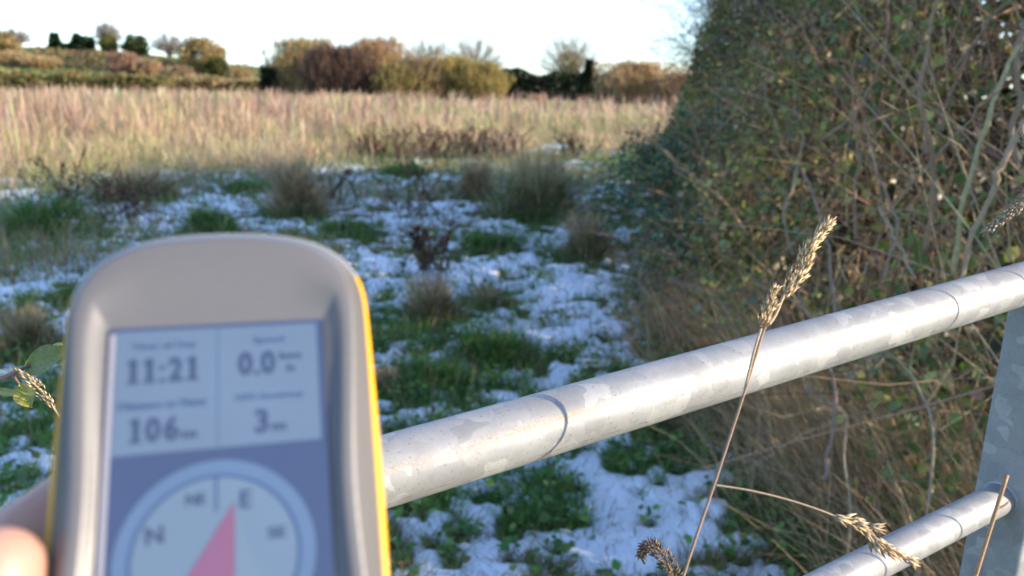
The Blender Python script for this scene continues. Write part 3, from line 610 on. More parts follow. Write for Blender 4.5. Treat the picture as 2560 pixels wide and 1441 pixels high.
T('hill_bush', 'small tan bush right of the big olive tree', 600, 168, 70, 110, 'shrub', TAN + OLV, dens=1., cat='bush')
T('hill_bush', 'brown bush below the pale leafless tree', 450, 165, 90, 118, 'shrub', TAN + BRN, dens=1.2, cat='bush')
# hedgerows: low dense bands
def hedgerow(label, px0, px1, top, y, cols, n):
    x0, x1 = px_x(px0, y), px_x(px1, y); o = empty('hedgerow', ((x0 + x1) / 2, y, 0), label, 'hedgerow'); b = Bag(); tb = Bag()
    x = rng.uniform(x0, x1, n); Ht = zpx((px0 + px1) / 2, top, y); H = Ht * (.8 + .4 * fbm(x * .35, x * 0 + y, seed=int(y)))
    yy = y + rng.normal(0, .8, n); z = rng.random(n) ** .7 * H
    leaves(b, np.stack([x, yy, z + gz(x, yy)], 1), rng.uniform(.18, .4, n) * y / 80, pick(cols, n, .28), .6)
    for q in range(24):
        xx = rng.uniform(x0, x1); tube(tb, [(xx, y, -.2), (xx + rng.normal(0, .2), y, Ht * .8)], [.07, .03], (.12, .09, .07), 4)
    obj('foliage', b.shift(o).mesh('foliage'), M_FAR, o, kind='stuff'); obj('stems', tb.shift(o).mesh('stems'), M_BARK, o, kind='stuff')
hedgerow('dark green-black hedge under the lone leafless tree', 1250, 1530, 178, 88, DKG, 9000)
hedgerow('olive hedgerow along the foot of the hill', -80, 420, 186, 92, OLV + [(.12, .12, .04), (.09, .1, .035)], 12000)
hedgerow('tan hedgerow right of the olive one', 400, 720, 196, 96, TAN + OLV + BRN[:1], 9000)
hedgerow('thin dark hedge crossing the hillside pasture', 100, 640, 186, 140, BRN + OLV, 3000)
hedgerow('distant brown hedge closing the field behind the tree belt', 690, 1330, 195, 110, BRN + OLV, 7000)
hedgerow('tan scrub behind the tall hedge', 1480, 2400, 175, 66, TAN + ORG + OLV, 9000)
# pasture on the hill
b = Bag(); n = 26000; x = rng.uniform(-150, -20, n); y = rng.uniform(98, 215, n)
blades(b, np.stack([x, y, gz(x, y) - .1], 1), rng.uniform(.3, .7, n), rng.uniform(.25, .55, n), rng.uniform(0, 6.28, n), rng.uniform(0, .7, n), rng.uniform(0, 1, n), pick([(.2, .24, .06), (.27, .27, .08), (.36, .3, .13)], n, .15), 2, side=rng.normal(0, .5, n))
obj('hill_pasture', b.mesh('hill_pasture'), M_DRY, label='sunlit green pasture on the distant hill', cat='grass', kind='stuff')

# ------------------------------------------------------------------ galvanised gate
m, t, p = new_mat('galvanised_steel'); M_GALV = m
N_ = lambda k: t.nodes.new(k)
tcn = N_('ShaderNodeTexCoord'); wn = N_('ShaderNodeTexNoise'); wn.inputs['Scale'].default_value = 55; wn.inputs['Detail'].default_value = 2
t.links.new(tcn.outputs['Object'], wn.inputs['Vector'])
wm = N_('ShaderNodeMix'); wm.data_type = 'VECTOR'; wm.inputs['Factor'].default_value = .022
t.links.new(tcn.outputs['Object'], wm.inputs['A']); t.links.new(wn.outputs['Color'], wm.inputs['B'])
vo = N_('ShaderNodeTexVoronoi'); vo.inputs['Scale'].default_value = 78; vo.inputs['Randomness'].default_value = 1
t.links.new(wm.outputs['Result'], vo.inputs['Vector'])
sx = N_('ShaderNodeSeparateColor'); t.links.new(vo.outputs['Color'], sx.inputs['Color'])
cr = N_('ShaderNodeValToRGB'); e = cr.color_ramp.elements; cr.color_ramp.interpolation = 'LINEAR'
e[0].position = 0; e[0].color = (.315, .315, .315, 1); e[1].position = 1; e[1].color = (.47, .465, .45, 1)
for ps, cv in ((.25, (.355, .355, .355, 1)), (.74, (.375, .375, .372, 1)), (.82, (.425, .422, .41, 1))): x = e.new(ps); x.color = cv
t.links.new(sx.outputs['Red'], cr.inputs['Fac'])
# brown dust line along the top of the tube (its local y-z angle), pits all over
sv = N_('ShaderNodeSeparateXYZ'); t.links.new(tcn.outputs['Object'], sv.inputs[0])
an = N_('ShaderNodeMath'); an.operation = 'ARCTAN2'; t.links.new(sv.outputs['Y'], an.inputs[0]); t.links.new(sv.outputs['Z'], an.inputs[1])
dn = N_('ShaderNodeTexNoise'); dn.inputs['Scale'].default_value = 900; dn.inputs['Detail'].default_value = 2; t.links.new(tcn.outputs['Object'], dn.inputs['Vector'])
def band(c, wd):
    s1 = N_('ShaderNodeMath'); s1.operation = 'SUBTRACT'; s1.inputs[1].default_value = c; t.links.new(an.outputs[0], s1.inputs[0])
    a1 = N_('ShaderNodeMath'); a1.operation = 'ABSOLUTE'; t.links.new(s1.outputs[0], a1.inputs[0])
    m1 = N_('ShaderNodeMapRange'); m1.inputs['From Min'].default_value = 0; m1.inputs['From Max'].default_value = wd; m1.inputs['To Min'].default_value = 1; m1.inputs['To Max'].default_value = 0
    t.links.new(a1.outputs[0], m1.inputs['Value']); return m1.outputs['Result']
def mulv(a, b_):
    k = N_('ShaderNodeMath'); k.operation = 'MULTIPLY'; t.links.new(a, k.inputs[0])
    if isinstance(b_, float): k.inputs[1].default_value = b_
    else: t.links.new(b_, k.inputs[1])
    return k.outputs[0]
gr = N_('ShaderNodeValToRGB'); gr.color_ramp.elements[0].position = .36; gr.color_ramp.elements[1].position = .55; t.links.new(dn.outputs['Fac'], gr.inputs['Fac'])
ln = N_('ShaderNodeTexNoise'); ln.inputs['Scale'].default_value = 9; t.links.new(tcn.outputs['Object'], ln.inputs['Vector'])
lr = N_('ShaderNodeValToRGB'); lr.color_ramp.elements[0].position = .36; lr.color_ramp.elements[1].position = .5; t.links.new(ln.outputs['Fac'], lr.inputs['Fac'])
RAIL_DUST, RAIL_SEAM = -1.05, -2.05
d1 = mulv(mulv(band(RAIL_DUST, .26), gr.outputs['Color']), lr.outputs['Color'])
mx1 = N_('ShaderNodeMix'); mx1.data_type = 'RGBA'; mx1.inputs['B'].default_value = (.30, .22, .14, 1)
t.links.new(mulv(d1, .9), mx1.inputs['Factor']); t.links.new(cr.outputs['Color'], mx1.inputs['A'])
sn = N_('ShaderNodeTexNoise'); sn.inputs['Scale'].default_value = 160; sn.inputs['Detail'].default_value = 3; t.links.new(tcn.outputs['Object'], sn.inputs['Vector'])
sr = N_('ShaderNodeValToRGB'); sr.color_ramp.elements[0].position = .45; sr.color_ramp.elements[1].position = .6; t.links.new(sn.outputs['Fac'], sr.inputs['Fac'])
d2 = mulv(band(RAIL_SEAM, .05), sr.outputs['Color'])
mx2 = N_('ShaderNodeMix'); mx2.data_type = 'RGBA'; mx2.inputs['B'].default_value = (.2, .2, .2, 1)
t.links.new(mulv(d2, .8), mx2.inputs['Factor']); t.links.new(mx1.outputs['Result'], mx2.inputs['A'])
# dark pin-pricks and rain-washed grime in the zinc
sk = N_('ShaderNodeTexNoise'); sk.inputs['Scale'].default_value = 520; sk.inputs['Detail'].default_value = 2; t.links.new(tcn.outputs['Object'], sk.inputs['Vector'])
skr = N_('ShaderNodeValToRGB'); skr.color_ramp.elements[0].position = .64; skr.color_ramp.elements[1].position = .70; t.links.new(sk.outputs['Fac'], skr.inputs['Fac'])
mx3 = N_('ShaderNodeMix'); mx3.data_type = 'RGBA'; mx3.inputs['B'].default_value = (.12, .115, .11, 1)
t.links.new(mulv(skr.outputs['Color'], .4), mx3.inputs['Factor']); t.links.new(mx2.outputs['Result'], mx3.inputs['A'])
gm = N_('ShaderNodeTexNoise'); gm.inputs['Scale'].default_value = 26; gm.inputs['Detail'].default_value = 6; gm.inputs['Roughness'].default_value = .7; t.links.new(tcn.outputs['Object'], gm.inputs['Vector'])
gmr = N_('ShaderNodeMapRange'); gmr.inputs['From Min'].default_value = .3; gmr.inputs['From Max'].default_value = .7; gmr.inputs['To Min'].default_value = .74; gmr.inputs['To Max'].default_value = 1.02; t.links.new(gm.outputs['Fac'], gmr.inputs['Value'])
vs_ = N_('ShaderNodeVectorMath'); vs_.operation = 'SCALE'; t.links.new(mx3.outputs['Result'], vs_.inputs[0]); t.links.new(gmr.outputs['Result'], vs_.inputs['Scale'])
t.links.new(vs_.outputs['Vector'], p.inputs['Base Color'])
p.inputs['Metallic'].default_value = .22
rm = N_('ShaderNodeMapRange'); rm.inputs['To Min'].default_value = .6; rm.inputs['To Max'].default_value = .46; t.links.new(sx.outputs['Green'], rm.inputs['Value']); t.links.new(rm.outputs['Result'], p.inputs['Roughness'])
bn = N_('ShaderNodeTexNoise'); bn.inputs['Scale'].default_value = 420; bn.inputs['Detail'].default_value = 3; t.links.new(tcn.outputs['Object'], bn.inputs['Vector'])
pit = N_('ShaderNodeTexVoronoi'); pit.inputs['Scale'].default_value = 330; t.links.new(tcn.outputs['Object'], pit.inputs['Vector'])
pr = N_('ShaderNodeMapRange'); pr.inputs['From Max'].default_value = .28; t.links.new(pit.outputs['Distance'], pr.inputs['Value'])
ad = N_('ShaderNodeMath'); ad.operation = 'MULTIPLY_ADD'; ad.inputs[1].default_value = .5; t.links.new(pr.outputs['Result'], ad.inputs[0]); t.links.new(bn.outputs['Fac'], ad.inputs[2])
bb = N_('ShaderNodeBump'); bb.inputs['Strength'].default_value = .16; bb.inputs['Distance'].default_value = .00022
t.links.new(ad.outputs[0], bb.inputs['Height']); t.links.new(bb.outputs['Normal'], p.inputs['Normal'])

def frame_along(a, b_):                          # local x along the rail, local z upward
    a, b_ = np.asarray(a), np.asarray(b_); X_ = unit(b_ - a); Y_ = unit(np.cross([0, 0, 1.], X_)); Z_ = np.cross(X_, Y_)
    M_ = Matrix.Identity(4)
    for k in range(3): M_[k][0], M_[k][1], M_[k][2], M_[k][3] = X_[k], Y_[k], Z_[k], a[k]
    return M_
RL, RRt = at(950, 1182, .362), at(2560, 709, .610)
RAD1, RAD2 = .01685, .0128
gate_dir = unit(RRt - RL); flat = unit(np.array([gate_dir[0], gate_dir[1], 0]))
post_c = at(2568, 1060, .640)
gate = empty('field_gate', (post_c[0], post_c[1], 0), 'galvanised steel tube gate with mottled zinc finish in front of the hedge', 'gate')
def rail_part(name, a, b_, rad, par, sides=64):
    M_ = frame_along(a, b_); Lr = float(np.linalg.norm(np.asarray(b_) - np.asarray(a))); bg_ = Bag()
    k = 40; pts = np.stack([np.linspace(0, Lr, k), np.zeros(k), np.zeros(k)], 1)
    tube(bg_, pts, rad, (.5, .5, .5), sides); o = obj(name, bg_.mesh(name, True), M_GALV, par)
    o.matrix_world = Matrix.Translation(Vector(par.location)).inverted() @ M_ if False else M_
    o.parent = par; o.matrix_parent_inverse = Matrix.Identity(4); o.matrix_basis = Matrix.Translation(-Vector(par.location)) @ M_
    return o
rail_part('top_rail', RL - gate_dir * .55, RRt + gate_dir * .25, RAD1, gate)
# stile: box section with rounded corners, set under the top rail
PS, PR, PW = .046, .006, .040
zt = float((RL + gate_dir * ((post_c - RL)[:2] @ flat[:2]) / np.linalg.norm(gate_dir[:2]))[2]) - RAD1 * .55
prof = []
for k in range(4):
    sx_, sy_ = [(1, 1), (-1, 1), (-1, -1), (1, -1)][k]
    for q in range(7):
        a = math.pi / 2 * k + math.pi / 2 * q / 6; prof.append((sx_ * (PW / 2 - PR) + PR * math.cos(a), sy_ * (PS / 2 - PR) + PR * math.sin(a)))
prof = np.array(prof); side_v = np.array([-flat[1], flat[0], 0]); zz = np.linspace(.10, zt, 30); npf = len(prof)
V = np.concatenate([np.array([post_c[0], post_c[1], 0]) + prof[:, :1] * flat + prof[:, 1:] * side_v + np.array([0, 0, z_]) for z_ in zz])
i, j = np.meshgrid(np.arange(len(zz) - 1), np.arange(npf), indexing='ij')
Q = np.stack([i * npf + j, i * npf + (j + 1) % npf, (i + 1) * npf + (j + 1) % npf, (i + 1) * npf + j], -1).reshape(-1, 4)
po = obj('stile', mesh_np('stile', V - np.array(gate.location), Q, smooth=True), M_GALV, gate)
me = po.data
# lower rails butt against the stile's inner face
def plane_hit(px, py):                           # where that sight line meets the plane of the gate
    r = ray(px, py); n_ = side_v; o_ = np.array([0, 0, CAM_H]); return o_ + r * (((post_c - o_) @ n_) / (r @ n_))
end2 = plane_hit(2478, 1252); slope = np.array([flat[0], flat[1], gate_dir[2] / np.linalg.norm(gate_dir[:2])])
e2 = np.array([post_c[0], post_c[1], end2[2]]) - slope * (PW / 2 - .002)
gap = zt - e2[2]
rail_part('lower_rail', e2 - slope * 1.1, e2, RAD2, gate)
wb = Bag(); X_ = unit(slope); a_ = np.arange(33) / 32 * 2 * math.pi; Y_ = unit(np.cross([0, 0, 1.], X_)); Z_ = np.cross(X_, Y_)
tube(wb, (e2 - X_ * .0015) + RAD2 * (np.cos(a_)[:, None] * Y_ + np.sin(a_)[:, None] * Z_), .0022, (.5, .5, .5), 8, cap=False)
obj('weld', wb.shift(gate).mesh('weld', True), M_GALV, gate)
for k in (1, 2, 3):
    e3 = e2 - np.array([0, 0, k * .21]); rail_part('lower_rail', e3 - slope * 1.1, e3, RAD2, gate)

# ------------------------------------------------------------------ handheld satellite receiver
RD = np.array([[0.96487792, -0.13371116, 0.22612369], [0.0391374, 0.92433293, 0.37957463], [-0.25976694, -0.35739329, 0.89710154]])
TD = np.array([-0.06216942, -0.00775356, -0.16302731])
RW = CAMM @ RD; TW = CAMM @ TD + np.array([0, 0, CAM_H])
MD = Matrix.Identity(4)
for a in range(3):
    for c in range(3): MD[a][c] = RW[a][c]
    MD[a][3] = TW[a]
dev = empty('handheld_receiver', (0, 0, 0), 'grey handheld navigation receiver with yellow sides showing 11:21 and a compass', 'GPS receiver')
dev.matrix_world = MD
def dloc(V): return (RW @ (np.asarray(V, float).T * .001)).T + TW
half = [(0, 24.6), (6, 24.45), (12.2, 23.8), (18, 22.5), (23, 20.2), (27, 16.8), (29.6, 12.6), (30.8, 8), (31.1, 2), (31.2, -10), (31.2, -30), (31.2, -60), (31, -78), (29, -90), (24.5, -97.5), (15, -101), (0, -102)]
hp_ = smooth_path([(a, b, 0) for a, b in half], 120)[:, :2]
outl = np.concatenate([hp_, np.stack([-hp_[-2:0:-1, 0], hp_[-2:0:-1, 1]], 1)])
CEN = np.array([0, -36.0])
ang_o = np.unwrap(np.arctan2(outl[:, 1] - CEN[1], outl[:, 0] - CEN[0])); rad_o = np.linalg.norm(outl - CEN, axis=1)
ordr = np.argsort(ang_o % (2 * math.pi)); ao, ro = (ang_o % (2 * math.pi))[ordr], rad_o[ordr]
ao = np.concatenate([ao - 2 * math.pi, ao, ao + 2 * math.pi]); ro = np.concatenate([ro] * 3)
SW, ST, SB = 21.2, .3, -70.2                                  # screen opening
cang = [math.atan2(y_ - CEN[1], x_) for x_, y_ in ((SW, ST), (-SW, ST), (-SW, SB), (SW, SB))]
ANG = np.sort(np.concatenate([np.linspace(0, 2 * math.pi, 220, endpoint=False)] + [np.array([a + d for d in (-.012, -.004, .004, .012)]) % (2 * math.pi) for a in cang]))
NA = len(ANG); du = np.stack([np.cos(ANG), np.sin(ANG)], 1)
O_ = CEN + du * np.interp(ANG, ao, ro)[:, None]
tx_ = SW / np.maximum(np.abs(du[:, 0]), 1e-6); ty_ = np.where(du[:, 1] > 0, (ST - CEN[1]) / np.maximum(du[:, 1], 1e-6), (SB - CEN[1]) / np.minimum(du[:, 1], -1e-6))
I_ = CEN + du * np.minimum(tx_, ty_)[:, None]
def loft(name, rings, mat, parent, capz=None, smooth=True):
    V = np.concatenate([np.concatenate([r, np.full((NA, 1), z)], 1) if np.isscalar(z) else np.concatenate([r, z[:, None]], 1) for r, z in rings]); k = len(rings)
    i, j = np.meshgrid(np.arange(k - 1), np.arange(NA), indexing='ij')
    Q = np.stack([i * NA + j, i * NA + (j + 1) % NA, (i + 1) * NA + (j + 1) % NA, (i + 1) * NA + j], -1).reshape(-1, 4); T_ = None
    if capz is not None:
        V = np.concatenate([V, [[CEN[0], CEN[1], capz]]]); c_ = len(V) - 1; b_ = 0
        T_ = [[c_, (q + 1) % NA, q] for q in range(NA)]
    return obj(name, mesh_np(name, V * .001, Q, T_, smooth=smooth), mat, parent)
def off(d): return CEN + du * (np.linalg.norm(O_ - CEN, axis=1) - d)[:, None]
M_BEZ = plain('bezel_plastic', (.135, .130, .132), .42, 0, .5, bump=(1400, .15, .0002))
M_YEL = plain('yellow_plastic', (.85, .42, .004), .4)
M_BLK = plain('dark_rubber', (.03, .03, .035), .6)
wall = np.linalg.norm(O_ - I_, axis=1)[:, None]; dirI = (I_ - O_) / wall; sd_ = 9.3 / np.minimum(wall, 9.3)
rings = [(O_ + dirI * d_, z) for d_, z in ((0, -8.6), (.2, -7.2), (.6, -5.9), (1.2, -4.7), (2.1, -3.2), (3.0, -1.75), (3.9, -.35), (4.5, .4), (5.0, .85), (5.6, 1.05))]
ws_ = np.clip(1 + (wall - 10) / 12 * 3.4, 1, 4.6)              # the dish above the screen is wide and shallow
rings += [(I_ - dirI * d_ * (ws_ if d_ > .5 else 1), z) for d_, z in ((2.75, 1.1), (2.4, .95), (2.0, .55), (1.3, -.2), (.7, -.75), (.4, -.95), (0, -1.1))]
loft('front_bezel', rings, M_BEZ, dev)
trim = [(off(.5), -8.2), (off(-.3), -7.9), (off(-1.0), -8.4), (off(-1.5), -10), (off(-1.5), -14), (off(-.8), -16.6), (off(.6), -17.2)][::-1]
o1 = loft('side_trim', trim, M_YEL, dev); o1.data.materials.append(plain('silver_trim', (.3, .3, .3), .4))
o1.data.polygons.foreach_set('material_index', [1 if O_[q % NA][1] > 11 else 0 for q in range(len(o1.data.polygons))])
loft('back_shell', [(off(9), -33), (off(4), -31.5), (off(1.2), -28), (off(.3), -22), (off(.3), -17.0)], M_BLK, dev, capz=-33)

def flat_part(name, pts, z, mat, parent, th=.12):            # a thin flat print, its own little thickness
    pts = np.asarray(pts, float); k = len(pts)
    V = np.concatenate([np.concatenate([pts, np.full((k, 1), z)], 1), np.concatenate([pts, np.full((k, 1), z - th)], 1)]) * .001
    me = bpy.data.meshes.new(name); me.from_pydata([tuple(v) for v in V], [], [list(range(k))] + [[q, q + k, (q + 1) % k + k, (q + 1) % k] for q in range(k)]); me.update()
    return obj(name, me, mat, parent)
def ring_part(name, c, r0, r1, z, mat, parent, clip=None):
    a = np.linspace(0, 2 * math.pi, 97)[:-1]; V = np.concatenate([np.stack([c[0] + r * np.cos(a), c[1] + r * np.sin(a), 0 * a + z], 1) for r in (r0, r1)]) * .001
    j = np.arange(96); return obj(name, mesh_np(name, V, np.stack([j, (j + 1) % 96, 96 + (j + 1) % 96, 96 + j], 1)[:, ::-1]), mat, parent)
def lcd(name, col): return plain(name, col, .28, 0, .5, bump=(30, .0, .0001))
M_LCD = lcd('lcd_light', (.10, .147, .218)); M_LCDD = lcd('lcd_blue', (.042, .064, .132)); M_INK = lcd('lcd_ink', (.036, .055, .115)); M_CAP = lcd('lcd_caption', (0.054, 0.090, 0.180))
M_DIAL = lcd('lcd_dial', (0.109, 0.161, 0.232)); M_RIM = lcd('lcd_dial_rim', (0.083, 0.135, 0.232)); M_RLINE = lcd('lcd_dial_line', (0.040, 0.071, 0.162)); M_NEED = lcd('lcd_needle', (.17, .078, .145)); M_NEED2 = lcd('lcd_needle_pale', (0.116, 0.169, 0.232)); M_RIMHI = plain('screen_edge_grey', (.3, .29, .33), .3)
scr = flat_part('screen', [(-SW, SB), (SW, SB), (SW, ST), (-SW, ST)], -.45, M_LCDD, dev, .6)
flat_part('data_panel', [(-19.8, -26.1), (19.9, -26.1), (19.9, -.6), (-19.8, -.6)], -.3, M_LCD, scr)
flat_part('panel_divider', [(-.35, -25.8), (-.1, -25.8), (-.1, -1), (-.35, -1)], -.27, M_CAP, scr, .02)
flat_part('screen_edge', [(-21.0, -70), (-19.95, -70), (-19.95, -.9), (-21.0, -.9)], -.28, M_RIMHI, scr)
CC = (-.4, -47.0)
ring_part('dial_rim', CC, 15.6, 18.4, -.26, M_RIM, scr)
ring_part('dial_line', CC, 15.0, 15.65, -.22, M_RLINE, scr)
a = np.linspace(0, 2 * math.pi, 97)[:-1]
flat_part('dial_face', np.stack([CC[0] + 15.1 * np.cos(a), CC[1] + 15.1 * np.sin(a)], 1), -.28, M_DIAL, scr, .1)
flat_part('heading_line', [(-.65, -38.5), (-.2, -38.5), (-.2, -31.8), (-.65, -31.8)], -.2, M_RLINE, scr, .02)
flat_part('compass_needle', [(2.9, -37.0), (-6.6, -51.5), (-8.6, -57), (2.9, -53)], -.18, M_NEED, scr, .02)
flat_part('compass_needle', [(2.95, -37.0), (2.95, -53), (8.2, -57), (6.8, -50)], -.18, M_NEED2, scr, .02)
def text(name, s_, x, y, h, mat, parent, width=None, align='LEFT', bold=.0, rot=0):
    cu = bpy.data.curves.new(name, 'FONT'); cu.body = s_; cu.size = 1.0; cu.offset = bold; cu.align_x = 'LEFT'; cu.resolution_u = 3
    o = bpy.data.objects.new('tmp', cu); COL.objects.link(o); bpy.context.view_layer.update()
    me = bpy.data.meshes.new_from_object(o.evaluated_get(bpy.context.evaluated_depsgraph_get())); bpy.data.objects.remove(o); bpy.data.curves.remove(cu)
    V = np.array([v.co for v in me.vertices]); mn, mx = V.min(0), V.max(0)
    sy = h / (mx[1] - mn[1]); sx_ = width / (mx[0] - mn[0]) if width else sy
    V = (V - np.array([mn[0], mn[1], 0])) * np.array([sx_, sy, 0]); wd = (mx[0] - mn[0]) * sx_
    if align == 'CENTER': V[:, 0] -= wd / 2; V[:, 1] -= h / 2
    ca, sa = math.cos(rot), math.sin(rot); V[:, :2] = V[:, :2] @ np.array([[ca, sa], [-sa, ca]])
    V = V + np.array([x, y, -.16]); me.vertices.foreach_set('co', (V * .001).astype(np.float32).ravel()); me.update(); me.name = name; me.materials.clear()
    return obj(name, me, mat, parent)
def digits(s_, x, y, h, ws, gap):                 # figures set one by one; the 1 has a foot like the display's typeface
    for ch, wd in zip(s_, ws):
        if ch == '1':
            t_ = .2 * h; c_ = x + wd * .52; b_ = .10 * h
            flat_part('digit', [(x, y), (x + wd, y), (x + wd, y + b_), (c_ + t_ / 2, y + b_), (c_ + t_ / 2, y + h), (c_ - t_ * .35, y + h), (x + wd * .02, y + h * .86), (x + wd * .02, y + h * .74), (c_ - t_ / 2, y + h * .83), (c_ - t_ / 2, y + b_), (x, y + b_)], -.16, M_INK, scr, .02)
        elif ch in ':.':
            for yy in ((0, .52) if ch == ':' else (0,)):
                flat_part('digit', [(x, y + yy * h), (x + wd, y + yy * h), (x + wd, y + yy * h + wd), (x, y + yy * h + wd)], -.16, M_INK, scr, .02)
        else: text('digit', ch, x, y, h, M_INK, scr, wd, bold=.03)
        x += wd + gap
text('caption', 'Time of Day', -10.6, -4.1, 1.75, M_CAP, scr, 12.6, 'CENTER', .02)
digits('11:21', -17.4, -11.8, 5.2, (2.2, 2.2, .85, 2.6, 2.2), .85)
text('caption', 'Speed', 10.0, -4.0, 1.75, M_CAP, scr, 6.2, 'CENTER', .02)
digits('0.0', 3.9, -11.5, 5.2, (2.8, .9, 2.8), .4)
text('unit', 'km', 14.4, -7.6, 1.6, M_INK, scr, 4.3, 'CENTER', .02)
text('unit', 'h', 14.4, -10.4, 1.6, M_INK, scr, 1.5, 'CENTER', .02)
text('caption', 'Distance to Next', -10.6, -16.3, 1.75, M_CAP, scr, 16.5, 'CENTER', .02)
digits('106', -16.5, -23.9, 5.0, (2.2, 2.7, 2.7), .7)
text('unit', 'm', -5.5, -23.0, 1.5, M_INK, scr, 2.7, 'CENTER', .02)
text('caption', 'GPS Accuracy', 10.0, -16.3, 1.75, M_CAP, scr, 13.7, 'CENTER', .02)
digits('3', 7.1, -23.9, 5.0, (2.5,), .4)
text('unit', 'm', 11.7, -22.9, 1.5, M_INK, scr, 2.7, 'CENTER', .02)
text('dial_letter', 'N', -11.4, -41.7, 3.3, M_INK, scr, None, 'CENTER', .02, R_(4))
text('dial_letter', 'NE', -4.1, -35.8, 2.2, M_INK, scr, 3.6, 'CENTER', .02, R_(0))
text('dial_letter', 'E', 5.1, -36.7, 3.5, M_INK, scr, None, 'CENTER', .02)
text('dial_letter', 'SE', 10.8, -43.7, 2.2, M_INK, scr, 3.4, 'CENTER', .02)
text('dial_letter', 'S', 11.8, -54.0, 3.0, M_INK, scr, None, 'CENTER', .02)

# ------------------------------------------------------------------ the hand that holds it (left hand, thumb on the near edge)
m, t, p = new_mat('skin'); M_SKIN = m
p.inputs['Base Color'].default_value = (.5, .27, .2, 1); p.inputs['Roughness'].default_value = .48
p.inputs['Subsurface Weight'].default_value = .25; p.inputs['Subsurface Radius'].default_value = (.008, .003, .0015); p.inputs['Subsurface Scale'].default_value = .5
n = t.nodes.new('ShaderNodeTexNoise'); n.inputs['Scale'].default_value = 900; tcn = t.nodes.new('ShaderNodeTexCoord'); t.links.new(tcn.outputs['Object'], n.inputs['Vector'])
b = t.nodes.new('ShaderNodeBump'); b.inputs['Strength'].default_value = .15; b.inputs['Distance'].default_value = .0006; t.links.new(n.outputs['Fac'], b.inputs['Height']); t.links.new(b.outputs['Normal'], p.inputs['Normal'])
def caps(bag, pts, rads):                        # a limb of overlapping balls, densely sampled: a tapered capsule chain
    pts = np.asarray(pts, float); rads = np.asarray(rads, float)
    P = smooth_path(pts, 14 * len(pts)); Rr = smooth_path(np.stack([rads, 0 * rads, 0 * rads], 1), 14 * len(pts))[:, 0]
    bag.append((P, Rr))
balls = []
caps(balls, [(-37.5, -45, 0), (-39.5, -53, -1), (-42, -64, -4), (-48, -84, -14), (-50, -104, -27), (-36, -128, -40)], [8.4, 9.8, 9.8, 10.6, 13, 17])            # thumb
caps(balls, [(-66, -60, -52), (-55, -42, -48.5), (-42, -31, -46), (-22, -20, -44), (-4, -16, -42.5), (12, -18, -41)], [11, 10, 9.6, 9.2, 8.4, 7])                                        # index
caps(balls, [(-52, -98, -54), (-24, -82, -52), (10, -74, -47), (34, -74, -38), (41, -75, -22), (40.5, -75.5, -10)], [10.5, 9.8, 9.4, 8.8, 8, 6.8])                     # middle
caps(balls, [(-46, -112, -56), (-18, -100, -53), (12, -92, -47), (33, -91, -37), (41, -92, -22), (40.5, -92, -11)], [10.5, 9.6, 9.2, 8.4, 7.8, 6.6])                   # ring
caps(balls, [(-36, -124, -56), (-12, -114, -52), (12, -108, -46), (30, -107, -37), (38, -108, -24), (38.5, -108, -14)], [10, 8.8, 8, 7.4, 6.8, 5.8])                  # little
caps(balls, [(-64, -64, -52), (-54, -92, -50), (-46, -110, -50), (-36, -130, -50), (-26, -158, -50)], [11, 14, 17, 19, 21])                                                               # palm, thumb side
caps(balls, [(-44, -104, -54), (-30, -126, -54), (-22, -158, -52), (-14, -195, -50)], [13, 16, 19, 22])                                                              # palm, little side
caps(balls, [(-20, -170, -50), (-8, -215, -48), (8, -300, -46), (20, -400, -44)], [23, 27, 34, 40])                                                                  # wrist and forearm
mb = bpy.data.metaballs.new('hand_tmp')
vb = Bag()
for P, Rr in balls:
    tube(vb, P, Rr, sides=20)
    for e_ in (0, -1):                           # rounded ends
        u_ = np.linspace(0, math.pi, 10); v_ = np.linspace(0, 2 * math.pi, 17)[:-1]; U, Vv = np.meshgrid(u_, v_, indexing='ij')
        sp_ = P[e_] + Rr[e_] * np.stack([np.sin(U) * np.cos(Vv), np.sin(U) * np.sin(Vv), np.cos(U)], -1)
        i, j = np.meshgrid(np.arange(9), np.arange(16), indexing='ij'); vb.add(sp_.reshape(-1, 3), np.stack([i * 16 + j, (i + 1) * 16 + j, (i + 1) * 16 + (j + 1) % 16, i * 16 + (j + 1) % 16], -1).reshape(-1, 4))
bpy.data.metaballs.remove(mb)
me = mesh_np('hand', np.concatenate(vb.V) * .001, np.concatenate(vb.Q), np.concatenate(vb.T), smooth=True)
ho = bpy.data.objects.new('tmp_hand', me); COL.objects.link(ho)
rmod = ho.modifiers.new('r', 'REMESH'); rmod.mode = 'VOXEL'; rmod.voxel_size = .0016; rmod.use_smooth_shade = True
smod = ho.modifiers.new('s', 'SMOOTH'); smod.factor = .6; smod.iterations = 7
bpy.context.view_layer.update()
me2 = bpy.data.meshes.new_from_object(ho.evaluated_get(bpy.context.evaluated_depsgraph_get())); bpy.data.objects.remove(ho)
me2.polygons.foreach_set('use_smooth', np.ones(len(me2.polygons), bool)); me2.name = 'person'
hand = obj('person', me2, M_SKIN, None, 'bare hand gripping the grey receiver from behind, thumb along its yellow edge', 'person'); hand.matrix_world = MD
M_NAIL = plain('fingernail', (.66, .42, .36), .25)
nb = Bag(); u_ = np.linspace(-1, 1, 9); v_ = np.linspace(0, 1, 9); U, Vv = np.meshgrid(u_, v_, indexing='ij')     # thumb nail faces away from the device edge
ang = math.pi + .25 + U * .75; rr_ = 9.0 + .3 * (1 - Vv); wv = np.sqrt(np.clip(1 - np.clip((Vv - .6) / .4, 0, 1) ** 2 * .8, 0, 1)); ang = math.pi + .25 + U * .75 * wv
nailP = np.stack([-39.2 + rr_ * np.cos(ang), -52 + Vv * 13.5, -1.0 + rr_ * np.sin(ang)], -1)
